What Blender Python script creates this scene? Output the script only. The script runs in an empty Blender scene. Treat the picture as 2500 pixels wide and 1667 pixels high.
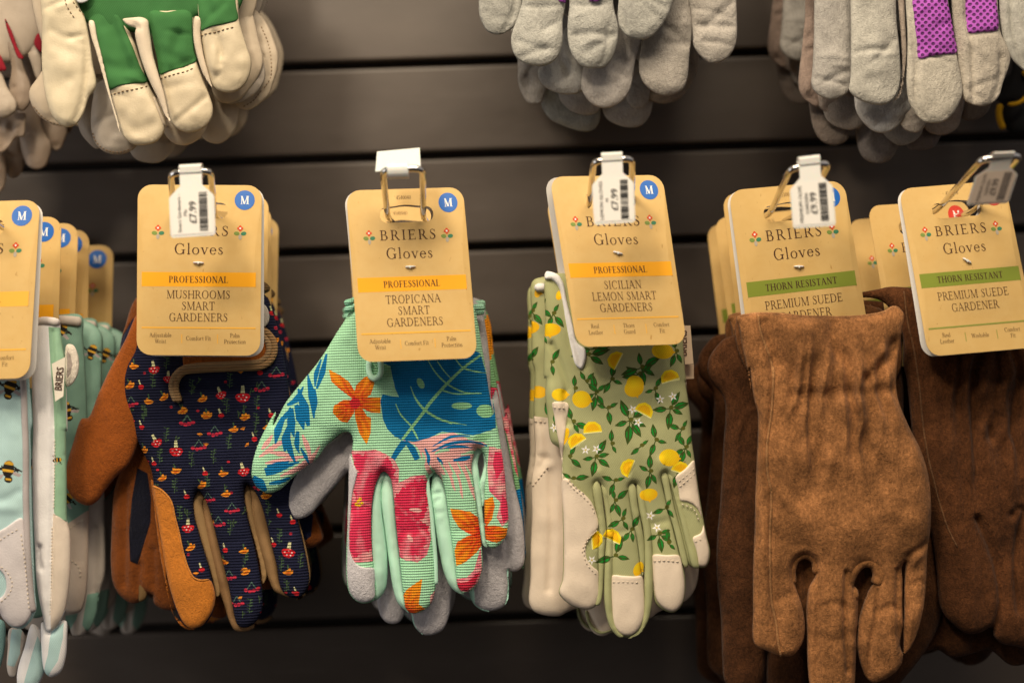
import bpy, math, random
import numpy as np
from mathutils import Matrix, Vector
from mathutils.geometry import delaunay_2d_cdt

SC = bpy.context.scene
COL = SC.collection
# ------------------------------------------------------------------ camera, lamps, exposure
CAMZ = 1.40
ROLL = math.radians(1.85)
CR = Vector((math.cos(ROLL), 0, -math.sin(ROLL)))
CU = Vector((math.sin(ROLL), 0, math.cos(ROLL)))
cam_d = bpy.data.cameras.new('camera'); cam = bpy.data.objects.new('camera', cam_d); COL.objects.link(cam)
cam_d.sensor_width = 36; cam_d.lens = 50; cam_d.clip_start = .02; cam_d.clip_end = 50
cam.matrix_world = Matrix(((CR.x, CU.x, 0, 0), (0, 0, -1, 0), (CR.z, CU.z, 0, CAMZ), (0, 0, 0, 1)))
cam_d.dof.use_dof = True; cam_d.dof.focus_distance = .965; cam_d.dof.aperture_fstop = 2.0
SC.camera = cam
SC.render.engine = 'CYCLES'
SC.cycles.use_denoising = True
SC.cycles.max_bounces = 6
SC.view_settings.view_transform = 'Standard'; SC.view_settings.look = 'None'
SC.view_settings.gamma = 1; SC.view_settings.exposure = -0.06; SC.view_settings.use_curve_mapping = False
world = bpy.data.worlds.new('World'); SC.world = world; world.use_nodes = True
# the room behind the camera: bright ceiling, dim floor, cooler brightness added at right to lift the wall
wn = world.node_tree; bg = wn.nodes['Background']; bg.inputs[1].default_value = 1.1
_tc = wn.nodes.new('ShaderNodeTexCoord'); _sp = wn.nodes.new('ShaderNodeSeparateXYZ'); wn.links.new(_tc.outputs['Generated'], _sp.inputs[0])
_rz = wn.nodes.new('ShaderNodeValToRGB'); _mz = wn.nodes.new('ShaderNodeMapRange'); _mz.inputs[1].default_value = -1; wn.links.new(_sp.outputs[2], _mz.inputs[0]); wn.links.new(_mz.outputs[0], _rz.inputs[0])
_e = _rz.color_ramp.elements; _e[0].position = .30; _e[0].color = (.018, .014, .011, 1); _e[1].position = .75; _e[1].color = (.22, .185, .155, 1)
_n = _e.new(.5); _n.color = (.085, .070, .058, 1)
_mx = wn.nodes.new('ShaderNodeMapRange'); _mx.inputs[1].default_value = -.2; _mx.inputs[2].default_value = .8; wn.links.new(_sp.outputs[0], _mx.inputs[0])
_rx = wn.nodes.new('ShaderNodeMix'); _rx.data_type = 'RGBA'; _rx.blend_type = 'MULTIPLY'; _rx.inputs[0].default_value = 1
_cx = wn.nodes.new('ShaderNodeMix'); _cx.data_type = 'RGBA'; wn.links.new(_mx.outputs[0], _cx.inputs[0]); _cx.inputs[6].default_value = (1, 1, 1, 1); _cx.inputs[7].default_value = (1.9, 2.1, 2.4, 1)
wn.links.new(_rz.outputs[0], _rx.inputs[6]); wn.links.new(_cx.outputs[2], _rx.inputs[7]); wn.links.new(_rx.outputs[2], bg.inputs[0])

def area_lamp(name, loc, target, size, power, colour, size_y=None):
    l = bpy.data.lights.new(name, 'AREA'); l.energy = power; l.color = colour; l.size = size
    if size_y: l.shape = 'RECTANGLE'; l.size_y = size_y
    o = bpy.data.objects.new(name, l); COL.objects.link(o); o.location = loc
    o.rotation_euler = (Vector(target) - Vector(loc)).to_track_quat('-Z', 'Y').to_euler()
    return o
def spot_lamp(name, loc, target, power, colour, radius, angle):
    l = bpy.data.lights.new(name, 'SPOT'); l.energy = power; l.color = colour; l.shadow_soft_size = radius
    l.spot_size = math.radians(angle); l.spot_blend = .8
    o = bpy.data.objects.new(name, l); COL.objects.link(o); o.location = loc
    o.rotation_euler = (Vector(target) - Vector(loc)).to_track_quat('-Z', 'Y').to_euler()
    return o
area_lamp('overhead_lamp', (-.10, .26, CAMZ + 1.14), (.0, 1.0, CAMZ + .0), 1.2, 27, (1, .84, .62), .25)
area_lamp('overhead_lamp', (-.55, -.35, CAMZ + 1.15), (.05, 1.0, CAMZ - .10), .25, 13.5, (1, .85, .64))  # unseen fill from the upper left, added to light the glove fronts
area_lamp('shop_window', (-1.45, .50, CAMZ + .05), (0, 1.0, CAMZ - .1), .7, 4.5, (1.0, .97, .93), 1.1)

# ------------------------------------------------------------------ frames of reference
K = .72 / 2500                                  # metres per photo pixel and metre of distance
def P(pts, d):
    """photo pixels on the plane at distance d -> world points (N,3)"""
    pts = np.atleast_2d(np.asarray(pts, float))
    u = (pts[:, 0] - 1250) * K * d; v = (833.5 - pts[:, 1]) * K * d
    out = np.empty((len(pts), 3))
    out[:, 0] = u * CR.x + v * CU.x; out[:, 1] = d; out[:, 2] = u * CR.z + v * CU.z + CAMZ
    return out
FR = dict(A=(0, 0, .34014), B=(1100, 0, .34014), C=(1900, 0, .31881), W=(0, 450, .38272), E=(0, 1000, .42531),
          F=(600, 350, .44643), G=(600, 950, .45722), H=(1250, 350, .38265), I=(1250, 900, .44643),
          J=(1650, 350, .38271), K=(1650, 900, .48907), L=(0, 480, .38278), M=(0, 1050, .3936),
          N=(0, 0, .30598), Q=(2200, 350, .41436), R=(1650, 650, .38251), D=(0, 0, 1.06293), S=(0, 0, 1))
def fr(s):
    """'E 10,20 30,40 ; W 5,6' -> pixels; a letter picks the frame the numbers are read in"""
    f = 'S'; out = []
    for t in s.replace(';', ' ').split():
        if t in FR: f = t; continue
        x, y = t.split(','); a, b, c = FR[f]
        out.append((a + c * float(x), b + c * float(y)))
    return np.array(out)
def lin(c):
    c = np.asarray(c, float) / 255
    return np.where(c <= .04045, c / 12.92, ((c + .055) / 1.055) ** 2.4)
WB = np.array([1.0, .92, .80])
def wc(r, g, b):                                # a colour seen under the shop's warm light -> its own colour
    return tuple(np.clip(lin((r, g, b)) / WB, .0, .9))

# ------------------------------------------------------------------ numpy geometry
def cr(pts, closed=True, step=6.0):
    """smooth curve (centripetal Catmull-Rom) resampled to about step pixels"""
    p = np.asarray(pts, float)
    if len(p) < 3:
        L = np.linalg.norm(p[1] - p[0]); n = max(2, int(L / step) + 1)
        t = np.linspace(0, 1, n)[:, None]; return p[0] * (1 - t) + p[1] * t
    keep = [0]
    for i in range(1, len(p)):
        if np.linalg.norm(p[i] - p[keep[-1]]) > .1 * step: keep.append(i)
    p = p[keep]
    if closed:
        if np.linalg.norm(p[0] - p[-1]) < .1 * step: p = p[:-1]
        q = np.vstack([p[-1], p, p[0], p[1]]); ns = len(p)
    else:
        q = np.vstack([2 * p[0] - p[1], p, 2 * p[-1] - p[-2]]); ns = len(p) - 1
    out = []
    for i in range(ns):
        p0, p1, p2, p3 = q[i:i + 4]
        t0 = 0; t1 = t0 + max(np.linalg.norm(p1 - p0), 1e-3) ** .5
        t2 = t1 + max(np.linalg.norm(p2 - p1), 1e-3) ** .5; t3 = t2 + max(np.linalg.norm(p3 - p2), 1e-3) ** .5
        n = max(1, int(round(np.linalg.norm(p2 - p1) / step)))
        t = np.linspace(t1, t2, n, endpoint=False)[:, None]
        A1 = (t1 - t) / (t1 - t0) * p0 + (t - t0) / (t1 - t0) * p1
        A2 = (t2 - t) / (t2 - t1) * p1 + (t - t1) / (t2 - t1) * p2
        A3 = (t3 - t) / (t3 - t2) * p2 + (t - t2) / (t3 - t2) * p3
        B1 = (t2 - t) / (t2 - t0) * A1 + (t - t0) / (t2 - t0) * A2
        B2 = (t3 - t) / (t3 - t1) * A2 + (t - t1) / (t3 - t1) * A3
        out.append((t2 - t) / (t2 - t1) * B1 + (t - t1) / (t2 - t1) * B2)
    out = np.vstack(out)
    if not closed: out = np.vstack([out, p[-1]])
    return out
def poly(pts, step=8.0):
    """straight-edged closed polygon resampled"""
    p = np.asarray(pts, float); out = []
    for a, b in zip(p, np.roll(p, -1, 0)):
        n = max(1, int(np.linalg.norm(b - a) / step)); t = np.linspace(0, 1, n, endpoint=False)[:, None]
        out.append(a * (1 - t) + b * t)
    return np.vstack(out)
def pip(P_, poly_):
    x, y = P_[:, 0][:, None], P_[:, 1][:, None]
    res = np.zeros(len(P_), bool)
    x0, y0 = poly_[:, 0][None], poly_[:, 1][None]; q = np.roll(poly_, -1, 0); x1, y1 = q[:, 0][None], q[:, 1][None]
    dy = np.where(np.abs(y1 - y0) < 1e-9, 1e-9, y1 - y0)
    for i in range(0, len(P_), 4000):
        xs, ys = x[i:i + 4000], y[i:i + 4000]
        c = ((y0 > ys) != (y1 > ys)) & (xs < (x1 - x0) * (ys - y0) / dy + x0)
        res[i:i + 4000] = c.sum(1) % 2 == 1
    return res
def seg_dist(P_, A, B):
    """distance of points to segments A[i]B[i] and the nearest point"""
    n = len(P_); D = np.empty(n); Q = np.empty((n, 2)); AB = B - A; L2 = np.maximum((AB ** 2).sum(1), 1e-9)
    for i in range(0, n, 3000):
        p = P_[i:i + 3000]; ap = p[:, None] - A[None]
        t = np.clip((ap * AB[None]).sum(2) / L2[None], 0, 1)
        q = A[None] + t[..., None] * AB[None]; d2 = ((p[:, None] - q) ** 2).sum(2); j = d2.argmin(1)
        D[i:i + 3000] = np.sqrt(d2[np.arange(len(p)), j]); Q[i:i + 3000] = q[np.arange(len(p)), j]
    return D, Q
def vnoise(pts, scale, seed):
    r = np.random.RandomState(seed).rand(64, 64)
    x = pts[:, 0] / scale; y = pts[:, 1] / scale; i = np.floor(x).astype(int); j = np.floor(y).astype(int)
    fx = x - i; fy = y - j; fx = fx * fx * (3 - 2 * fx); fy = fy * fy * (3 - 2 * fy); g = lambda a, b: r[a % 64, b % 64]
    return (g(i, j) * (1 - fx) * (1 - fy) + g(i + 1, j) * fx * (1 - fy) + g(i, j + 1) * (1 - fx) * fy + g(i + 1, j + 1) * fx * fy) * 2 - 1

class Field:
    """pillow relief of an outline, in pixels above the piece's own plane"""
    def __init__(s, outline, T=24, lam=42, wr=(), noise=(2.0, 70, 1), c=5.0, seam=None, extra=None):
        s.seam = seam; s.extra = extra
        s.o = outline; s.T = T; s.lam = lam; s.c = c; s.noise = noise
        s.wr = [(cr(w[0], False, 5), w[1], w[2]) for w in wr]
        s.mn = outline.min(0) - 3 * c; mx = outline.max(0) + 3 * c
        nx, ny = (np.ceil((mx - s.mn) / c)).astype(int) + 1; s.nx, s.ny = nx, ny
        X, Y = np.meshgrid(s.mn[0] + np.arange(nx) * c, s.mn[1] + np.arange(ny) * c)
        m = pip(np.stack([X.ravel(), Y.ravel()], 1), outline).reshape(ny, nx)
        u = np.zeros((ny, nx)); den = 4 + c * c / lam ** 2
        for _ in range(700):
            v = np.zeros_like(u)
            v[1:-1, 1:-1] = (u[2:, 1:-1] + u[:-2, 1:-1] + u[1:-1, 2:] + u[1:-1, :-2] + c * c) / den
            u = v * m
        s.u = u
    def bil(s, p):
        q = (p - s.mn) / s.c; x = np.clip(q[:, 0], 0, s.nx - 1.001); y = np.clip(q[:, 1], 0, s.ny - 1.001)
        i = x.astype(int); j = y.astype(int); fx = x - i; fy = y - j; u = s.u
        return u[j, i] * (1 - fx) * (1 - fy) + u[j, i + 1] * fx * (1 - fy) + u[j + 1, i] * (1 - fx) * fy + u[j + 1, i + 1] * fx * fy
    def __call__(s, p, relief=True):
        p = np.asarray(p, float); d, b = seg_dist(p, s.o, np.roll(s.o, -1, 0)); ins = pip(p, s.o)
        a = 2.5 * s.c; n = (p - b) / np.maximum(d, 1e-6)[:, None]
        near = d < a
        q = np.where(near[:, None], b + n * a, p)
        u = s.bil(q) * np.where(near, d / a, 1)
        h = s.T * np.sqrt(np.maximum(u, 0)) / s.lam
        if relief:
            w = np.clip(d / 14, 0, 1)
            e = s.noise[0] * (vnoise(p, s.noise[1], s.noise[2]) + .45 * vnoise(p, s.noise[1] * .42, s.noise[2] + 5)) if s.noise[0] else 0
            for path, wd, amp in s.wr:
                dd, _ = seg_dist(p, path[:-1], path[1:])
                e = e + amp * np.exp(-(dd / wd) ** 2)
            if s.seam: e = e - s.seam[2] * np.exp(-((d - s.seam[0]) / s.seam[1]) ** 2)
            if s.extra: e = e + s.extra(p)
            h = np.maximum(h + w * e, .25 * h)
        return np.where(ins, h, 0.0)

# ------------------------------------------------------------------ objects
def mesh_obj(name, V, faces, mat, parent=None, corner_cols=None, smooth=True, origin=None):
    V = np.asarray(V, float)
    if origin is None: origin = ORG.get(parent.name, np.zeros(3)) if parent is not None else V.mean(0)
    me = bpy.data.meshes.new(name); me.from_pydata((V - origin).tolist(), [], [list(map(int, f)) for f in faces])
    me.polygons.foreach_set('use_smooth', [smooth] * len(me.polygons))
    if corner_cols is not None:
        at = me.color_attributes.new('Col', 'FLOAT_COLOR', 'CORNER')
        cc = np.ones((len(corner_cols), 4), np.float32); cc[:, :3] = corner_cols
        at.data.foreach_set('color', cc.ravel())
    for m in (mat if isinstance(mat, (list, tuple)) else [mat]): me.materials.append(m)
    me.validate(); me.update()
    o = bpy.data.objects.new(name, me); COL.objects.link(o)
    if parent is not None: o.parent = parent
    else: o.location = origin
    ORG[o.name] = np.asarray(origin, float)
    return o
ORG = {}
def thing(name, label, cat, loc, group=None):
    o = bpy.data.objects.new(name, None); COL.objects.link(o); o.location = loc; o.empty_display_size = .02
    o['label'] = label; o['category'] = cat
    if group: o['group'] = group
    ORG[o.name] = np.asarray(loc, float)
    return o
def tag(o, label, cat, group=None):
    o['label'] = label; o['category'] = cat
    if group: o['group'] = group
    return o
def dup(root, shift, rot, label, drop=()):
    """a copy of a thing with copies of its parts and their parts"""
    r = root.copy(); COL.objects.link(r); r.location = Vector(root.location) + Vector(shift)
    r.rotation_euler = rot; r['label'] = label
    for ch in list(root.children):
        if ch.name.split('.')[0] in drop: continue
        c = ch.copy(); COL.objects.link(c); c.parent = r
        for g in list(ch.children):
            if g.name.split('.')[0] in drop: continue
            q = g.copy(); COL.objects.link(q); q.parent = c
    return r

def cdt(pts_list, loops, outline, extra_holes=()):
    """constrained triangulation of points and closed loops, kept inside the outline"""
    V = []; E = []
    for L in loops:
        n0 = len(V); V += [Vector(p) for p in L.tolist()]; n = len(L)
        E += [(n0 + i, n0 + (i + 1) % n) for i in range(n)]
    V += [Vector(p) for p in pts_list.tolist()]
    ov, oe, of, *_ = delaunay_2d_cdt(V, E, [], 0, 1e-4)
    ov = np.array([(v.x, v.y) for v in ov]); of = np.array([f for f in of if len(f) == 3])
    cen = ov[of].mean(1); k = pip(cen, outline)
    for h in extra_holes: k &= ~pip(cen, h)
    of = of[k]
    a = ov[of[:, 1]] - ov[of[:, 0]]; b = ov[of[:, 2]] - ov[of[:, 0]]; ar = a[:, 0] * b[:, 1] - a[:, 1] * b[:, 0]
    of = of[np.abs(ar) > 1e-4]; ar = ar[np.abs(ar) > 1e-4]
    of[ar > 0] = of[ar > 0][:, ::-1]               # image y points down: front faces look at the camera
    return ov, of
def hexpts(outline, res, seed=3):
    mn, mx = outline.min(0), outline.max(0); rows = []
    for j, y in enumerate(np.arange(mn[1], mx[1], res * .87)):
        xs = np.arange(mn[0] + (j % 2) * res / 2, mx[0], res); rows.append(np.stack([xs, np.full_like(xs, y)], 1))
    p = np.vstack(rows); p += np.random.RandomState(seed).uniform(-.12, .12, p.shape) * res
    p = p[pip(p, outline)]; d, _ = seg_dist(p, outline, np.roll(outline, -1, 0))
    return p[d > res * .9]
def ring(outline, off, step=1):
    t = np.roll(outline, -1, 0) - np.roll(outline, 1, 0); n = np.stack([-t[:, 1], t[:, 0]], 1)
    n /= np.maximum(np.linalg.norm(n, axis=1), 1e-6)[:, None]
    p = outline + n * off; q = outline - n * off
    p = np.vstack([p[::step], q[::step]]); p = p[pip(p, outline)]; d, _ = seg_dist(p, outline, np.roll(outline, -1, 0))
    return p[d > off * .8]
def paint(ov, of, shapes, base):
    """corner colours: the last shape that contains a triangle colours it"""
    F = len(of); col = np.empty((F, 3, 3)); cen = ov[of].mean(1)
    def put(mask, c):
        if callable(c): col[mask] = c(ov[of[mask]].reshape(-1, 2)).reshape(-1, 3, 3)
        else: col[mask] = np.asarray(c)
    put(np.ones(F, bool), base)
    for pl, c in shapes:
        mn, mx = pl.min(0), pl.max(0)
        bb = (cen[:, 0] > mn[0]) & (cen[:, 0] < mx[0]) & (cen[:, 1] > mn[1]) & (cen[:, 1] < mx[1])
        idx = np.where(bb)[0]
        if len(idx) == 0: continue
        m = np.zeros(F, bool); m[idx[pip(cen[idx], pl)]] = True
        put(m, c)
    return col.reshape(-1, 3)
def panel(name, pts, mat, parent, d, base=(.5, .5, .5), T=24, lam=42, res=6.5, shapes=(), wr=(), noise=(2.0, 70, 1),
          back=None, bulge_back=.7, closed_curve=True, label=None, seam=None, extra=None, creases=0):
    """an inflated piece of cloth or leather: front and back skins that meet at the outline"""
    o = cr(pts, True, res) if closed_curve else poly(pts, res)
    if creases:
        rn = random.Random(int(o[:, 0].sum()) % 9973); mn, mx = o.min(0), o.max(0); wr = list(wr)
        for _ in range(creases):
            x = rn.uniform(mn[0], mx[0]); y = rn.uniform(max(mn[1], 0), mx[1]); a = rn.gauss(0, .5); L = rn.uniform(.25, .5) * (mx[0] - mn[0])
            wr.append((np.array([(x - L * math.cos(a), y - L * math.sin(a)), (x, y + rn.uniform(-6, 6)), (x + L * math.cos(a), y + L * math.sin(a))]), rn.uniform(5, 10), rn.choice((-4.0, -3.0, 3.0, -5.5))))
    f = Field(o, T, lam, wr, noise, seam=seam, extra=extra)
    shp = [(s[0], s[1]) for s in shapes]
    hx = np.vstack([hexpts(o, res), ring(o, res * .45)])
    ov, of = cdt(hx, [o] + [s[0] for s in shp], o)
    h = f(ov); bd = seg_dist(ov, o, np.roll(o, -1, 0))[0] < .25; h[bd] = 0
    W = P(ov, d); kk = K * d
    Vf = W.copy(); Vf[:, 1] -= h * kk
    inner = np.where(~bd)[0]; mp = np.arange(len(ov)); mp[inner] = len(ov) + np.arange(len(inner))
    Vb = W[inner].copy(); Vb[:, 1] += f(ov[inner], False) * kk * bulge_back
    cf = paint(ov, of, shp, base); fb = mp[of][:, ::-1]
    if back is None: cb = cf.reshape(-1, 3, 3)[:, ::-1].reshape(-1, 3)
    else: cb = np.tile(np.asarray(back), (len(fb) * 3, 1))
    ob = mesh_obj(name, np.vstack([Vf, Vb]), np.vstack([of, fb]), mat, parent, np.vstack([cf, cb]))
    if label: ob['label'] = label
    ob_field = f; ob_field.d = d
    return ob, f
def drape(name, pts, mat, parent, f, t=5.0, base=(.5, .5, .5), res=6.5, shapes=(), edge=5.0, closed_curve=True, wr=(), noise=(0, 60, 3)):
    """a patch laid over a relief f, t pixels thick with a rounded edge"""
    o = cr(pts, True, res) if closed_curve else poly(pts, res)
    hx = np.vstack([hexpts(o, res), ring(o, min(res * .3, edge * .4)), ring(o, edge)])
    ov, of = cdt(hx, [o] + [s[0] for s in shapes], o)
    dd = seg_dist(ov, o, np.roll(o, -1, 0))[0]
    e = np.clip(dd / edge, 0, 1); h = f(ov) - .8 + (t + .8) * np.sqrt(1 - (1 - e) ** 2)
    w = np.clip(dd / 12, 0, 1)
    if noise[0]: h = h + w * noise[0] * vnoise(ov, noise[1], noise[2])
    for pth, wd, amp in wr:
        q = cr(pth, False, 5); h = h + w * amp * np.exp(-(seg_dist(ov, q[:-1], q[1:])[0] / wd) ** 2)
    V = P(ov, f.d); V[:, 1] -= h * K * f.d
    return mesh_obj(name, V, of, mat, parent, paint(ov, of, shapes, base))
def sweep(C, rad, n=8, cap=True, flat=1.0, closed=False):
    """tube along world points C"""
    C = np.asarray(C, float); m = len(C); rad = np.broadcast_to(rad, (m,))
    T = np.gradient(C, axis=0)
    if closed: T = np.roll(C, -1, 0) - np.roll(C, 1, 0)
    T /= np.maximum(np.linalg.norm(T, axis=1), 1e-12)[:, None]
    N = np.zeros_like(C); up = np.array([0, 1.0, 0]) if abs(T[0][1]) < .9 else np.array([1.0, 0, 0])
    v = up - T[0] * up.dot(T[0]); N[0] = v / np.linalg.norm(v)
    for i in range(1, m):
        v = N[i - 1] - T[i] * N[i - 1].dot(T[i]); N[i] = v / np.linalg.norm(v)
    Bn = np.cross(T, N); a = np.linspace(0, 2 * np.pi, n, endpoint=False)
    V = (C[:, None] + rad[:, None, None] * (N[:, None] * np.cos(a)[None, :, None] * flat + Bn[:, None] * np.sin(a)[None, :, None])).reshape(-1, 3)
    Fc = []
    rr = m if closed else m - 1
    for i in range(rr):
        i2 = (i + 1) % m
        for j in range(n):
            k = (j + 1) % n; Fc.append((i * n + j, i * n + k, i2 * n + k, i2 * n + j))
    if cap and not closed: Fc += [tuple(range(n))[::-1], tuple((m - 1) * n + np.arange(n))]
    return V, Fc
def cord(name, pts, r, mat, parent, f=None, d=None, lift=0.0, closed=False, flat=1.0, col=None, step=5, n=8):
    """a binding, piping or seam lying on relief f"""
    c = cr(pts, closed, step); dd = f.d if f is not None else d
    h = (f(c) if f is not None else 0) + lift
    V = P(c, dd); V[:, 1] -= h * K * dd
    if not closed:
        rr = np.full(len(c), float(r)); rr[0] *= .6; rr[-1] *= .6
    else: rr = r
    V, Fc = sweep(V, np.asarray(rr) * K * dd, n, True, flat, closed)
    cc = None
    if col is not None: cc = np.tile(np.asarray(col), (sum(len(x) for x in Fc), 1))
    return mesh_obj(name, V, Fc, mat, parent, cc)
def stitches(name, paths, mat, parent, f, dash=6.0, gap=5.0, r=1.5, lift=1.2):
    Vs = []; Fs = []; n0 = 0
    for pt in paths:
        c = cr(pt, False, 1.5); L = np.r_[0, np.cumsum(np.linalg.norm(np.diff(c, axis=0), axis=1))]
        s = 0
        while s + dash < L[-1]:
            t = np.linspace(s, s + dash, 4); q = np.stack([np.interp(t, L, c[:, 0]), np.interp(t, L, c[:, 1])], 1)
            h = f(q) + lift + np.array([-r, .3 * r, .3 * r, -r]); V = P(q, f.d); V[:, 1] -= h * K * f.d
            v, F = sweep(V, r * K * f.d, 5); Vs.append(v); Fs += [tuple(i + n0 for i in x) for x in F]; n0 += len(v)
            s += dash + gap
    return mesh_obj(name, np.vstack(Vs), Fs, mat, parent)

# ------------------------------------------------------------------ materials
def mat_new(name, rough=.8, spec=.3, metal=0.0, base=None):
    m = bpy.data.materials.new(name); m.use_nodes = True; b = m.node_tree.nodes['Principled BSDF']
    b.inputs['Roughness'].default_value = rough; b.inputs['Metallic'].default_value = metal
    b.inputs['Specular IOR Level'].default_value = spec
    if base is not None: b.inputs['Base Color'].default_value = (*base, 1)
    return m, m.node_tree, b
def node(nt, typ, **kw):
    n = nt.nodes.new(typ)
    for k_, v in kw.items(): setattr(n, k_, v)
    return n
def cloth(name, kind, rough=.85, mott=.12, base=None, sheen=0.0, spec=.25):
    """woven, knitted, suede or leather finish over the colour painted on the mesh"""
    m, nt, b = mat_new(name, rough, spec)
    lk = nt.links.new; tc = node(nt, 'ShaderNodeTexCoord').outputs['Object']
    if base is None:
        at = node(nt, 'ShaderNodeAttribute', attribute_name='Col'); colr = at.outputs['Color']
    else:
        rg = node(nt, 'ShaderNodeRGB'); rg.outputs[0].default_value = (*base, 1); colr = rg.outputs[0]
    def noise(scale, det=3, vec=tc):
        n = node(nt, 'ShaderNodeTexNoise'); n.inputs['Scale'].default_value = scale; n.inputs['Detail'].default_value = det; lk(vec, n.inputs['Vector']); return n.outputs['Fac']
    def mapped(rot=(0, 0, 0), sc=(1, 1, 1)):
        n = node(nt, 'ShaderNodeMapping'); n.inputs['Rotation'].default_value = rot; n.inputs['Scale'].default_value = sc; lk(tc, n.inputs['Vector']); return n.outputs[0]
    def wave(period, direction, vec, dist=.6, dscale=60):
        n = node(nt, 'ShaderNodeTexWave', bands_direction=direction); n.inputs['Scale'].default_value = 2 * math.pi / (20 * period)
        n.inputs['Distortion'].default_value = dist; n.inputs['Detail Scale'].default_value = dscale; n.inputs['Detail'].default_value = 1; lk(vec, n.inputs['Vector']); return n.outputs['Fac']
    def muln(a, lo, hi):
        r = node(nt, 'ShaderNodeMapRange'); lk(a, r.inputs[0]); r.inputs[1].default_value = .28; r.inputs[2].default_value = .72; r.inputs[3].default_value = lo; r.inputs[4].default_value = hi; return r.outputs[0]
    def mul(a, lo, hi, gain=1.0):
        r = node(nt, 'ShaderNodeMapRange'); lk(a, r.inputs[0]); r.inputs[3].default_value = lo; r.inputs[4].default_value = hi; return r.outputs[0]
    def math2(op, a, bb):
        n = node(nt, 'ShaderNodeMath', operation=op)
        for i, q in enumerate((a, bb)):
            if isinstance(q, (int, float)): n.inputs[i].default_value = q
            else: lk(q, n.inputs[i])
        return n.outputs[0]
    def swz(a):
        sp = node(nt, 'ShaderNodeSeparateXYZ'); lk(a, sp.inputs[0]); cb = node(nt, 'ShaderNodeCombineXYZ'); lk(sp.outputs[0], cb.inputs[0]); lk(sp.outputs[2], cb.inputs[1]); return cb.outputs[0]
    height = None; shade = muln(noise(45, 4), 1 - mott, 1 + mott); dist = .0006
    if kind == 'rib':
        w = wave(.0020, 'Z', tc, .9, 25); fine = noise(2600, 2)
        height = math2('ADD', math2('MULTIPLY', w, .75), math2('MULTIPLY', fine, .35)); dist = .0011
        shade = math2('MULTIPLY', shade, mul(w, .74, 1.12))
    elif kind == 'knit':
        w = wave(.0018, 'Z', tc, .7, 25); w2 = wave(.0013, 'X', tc, .6, 30)
        height = math2('ADD', math2('MULTIPLY', w, .7), math2('MULTIPLY', w2, .35)); dist = .0009
        shade = math2('MULTIPLY', shade, math2('MULTIPLY', mul(w, .80, 1.1), mul(w2, .9, 1.05)))
    elif kind == 'twill':
        w = wave(.0011, 'X', mapped((0, math.radians(28), 0)), .5, 30); fine = noise(1800, 2)
        height = math2('ADD', math2('MULTIPLY', w, .4), math2('MULTIPLY', fine, .4)); dist = .0004
        shade = math2('MULTIPLY', shade, mul(w, .93, 1.05))
    elif kind == 'plain':
        fine = noise(1500, 2); height = fine; dist = .0002
    elif kind == 'suede':
        a = noise(620, 5, mapped((0, 0, 0), (1, 1, .55))); c2 = noise(1300, 3); big = noise(28, 4); mid = noise(115, 4)
        height = math2('ADD', a, math2('MULTIPLY', c2, .8)); dist = .0011
        shade = muln(mid, 1 - 1.7 * mott, 1 + 1.9 * mott)
        shade = math2('MULTIPLY', math2('MULTIPLY', math2('MULTIPLY', shade, muln(big, 1 - 2.0 * mott, 1 + 2.0 * mott)), muln(c2, 1 - 1.9 * mott, 1 + 1.9 * mott)), muln(a, 1 - 1.9 * mott, 1 + 1.9 * mott))
    elif kind == 'leather':
        v = node(nt, 'ShaderNodeTexVoronoi'); v.inputs['Scale'].default_value = 1000; lk(tc, v.inputs['Vector'])
        cre = noise(160, 5, mapped((0, .5, 0), (1.6, 1, .7)))
        height = math2('ADD', math2('MULTIPLY', v.outputs['Distance'], .22), math2('MULTIPLY', cre, .5)); dist = .0005
        shade = math2('MULTIPLY', shade, mul(cre, .94, 1.05))
    elif kind == 'mesh':
        mp = mapped((0, math.radians(45), 0), (1, 1, 1)); v = node(nt, 'ShaderNodeTexVoronoi'); v.inputs['Scale'].default_value = 300; v.inputs['Randomness'].default_value = .10; v.voronoi_dimensions = '2D'; lk(swz(mp), v.inputs['Vector'])
        r = node(nt, 'ShaderNodeMapRange'); r.interpolation_type = 'SMOOTHSTEP'; lk(v.outputs['Distance'], r.inputs[0])
        r.inputs[1].default_value = .22; r.inputs[2].default_value = .40; height = r.outputs[0]; dist = .0016
        shade = math2('MULTIPLY', shade, mul(r.outputs[0], .30, 1.1)); shade = math2('MULTIPLY', shade, mul(noise(1500, 2), .8, 1.2))
    mx = node(nt, 'ShaderNodeVectorMath', operation='SCALE'); lk(colr, mx.inputs[0]); lk(shade, mx.inputs['Scale'])
    lk(mx.outputs[0], b.inputs['Base Color'])
    bp = node(nt, 'ShaderNodeBump'); bp.inputs['Distance'].default_value = dist; bp.inputs['Strength'].default_value = .75
    lk(height, bp.inputs['Height']); lk(bp.outputs[0], b.inputs['Normal'])
    if sheen: b.inputs['Sheen Weight'].default_value = sheen; b.inputs['Sheen Roughness'].default_value = .5
    return m
RIB = cloth('ribbed_cotton', 'rib'); KNIT = cloth('knitted_print', 'knit'); TWILL = cloth('cotton_twill', 'twill')
PLAIN = cloth('plain_weave', 'plain'); GSUEDE = cloth('pale_suede', 'suede', .95, .065, sheen=.12, spec=.1); SUEDE = cloth('suede', 'suede', .95, .17, sheen=.07, spec=.1)
LEATHER = cloth('grain_leather', 'leather', .52, .06, spec=.4); MESHF = cloth('spacer_mesh', 'mesh', .7)
FELT = cloth('microfibre_suede', 'suede', .95, .05, sheen=.15, spec=.1)
def solid(name, rgb, rough=.6, spec=.3, metal=0.0): return mat_new(name, rough, spec, metal, rgb)[0]
INK = solid('brown_ink', wc(72, 40, 24), .7); BLACK = solid('black_ink', (.02, .02, .02), .6)
GREYINK = solid('grey_print', wc(120, 105, 85), .7)
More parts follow.
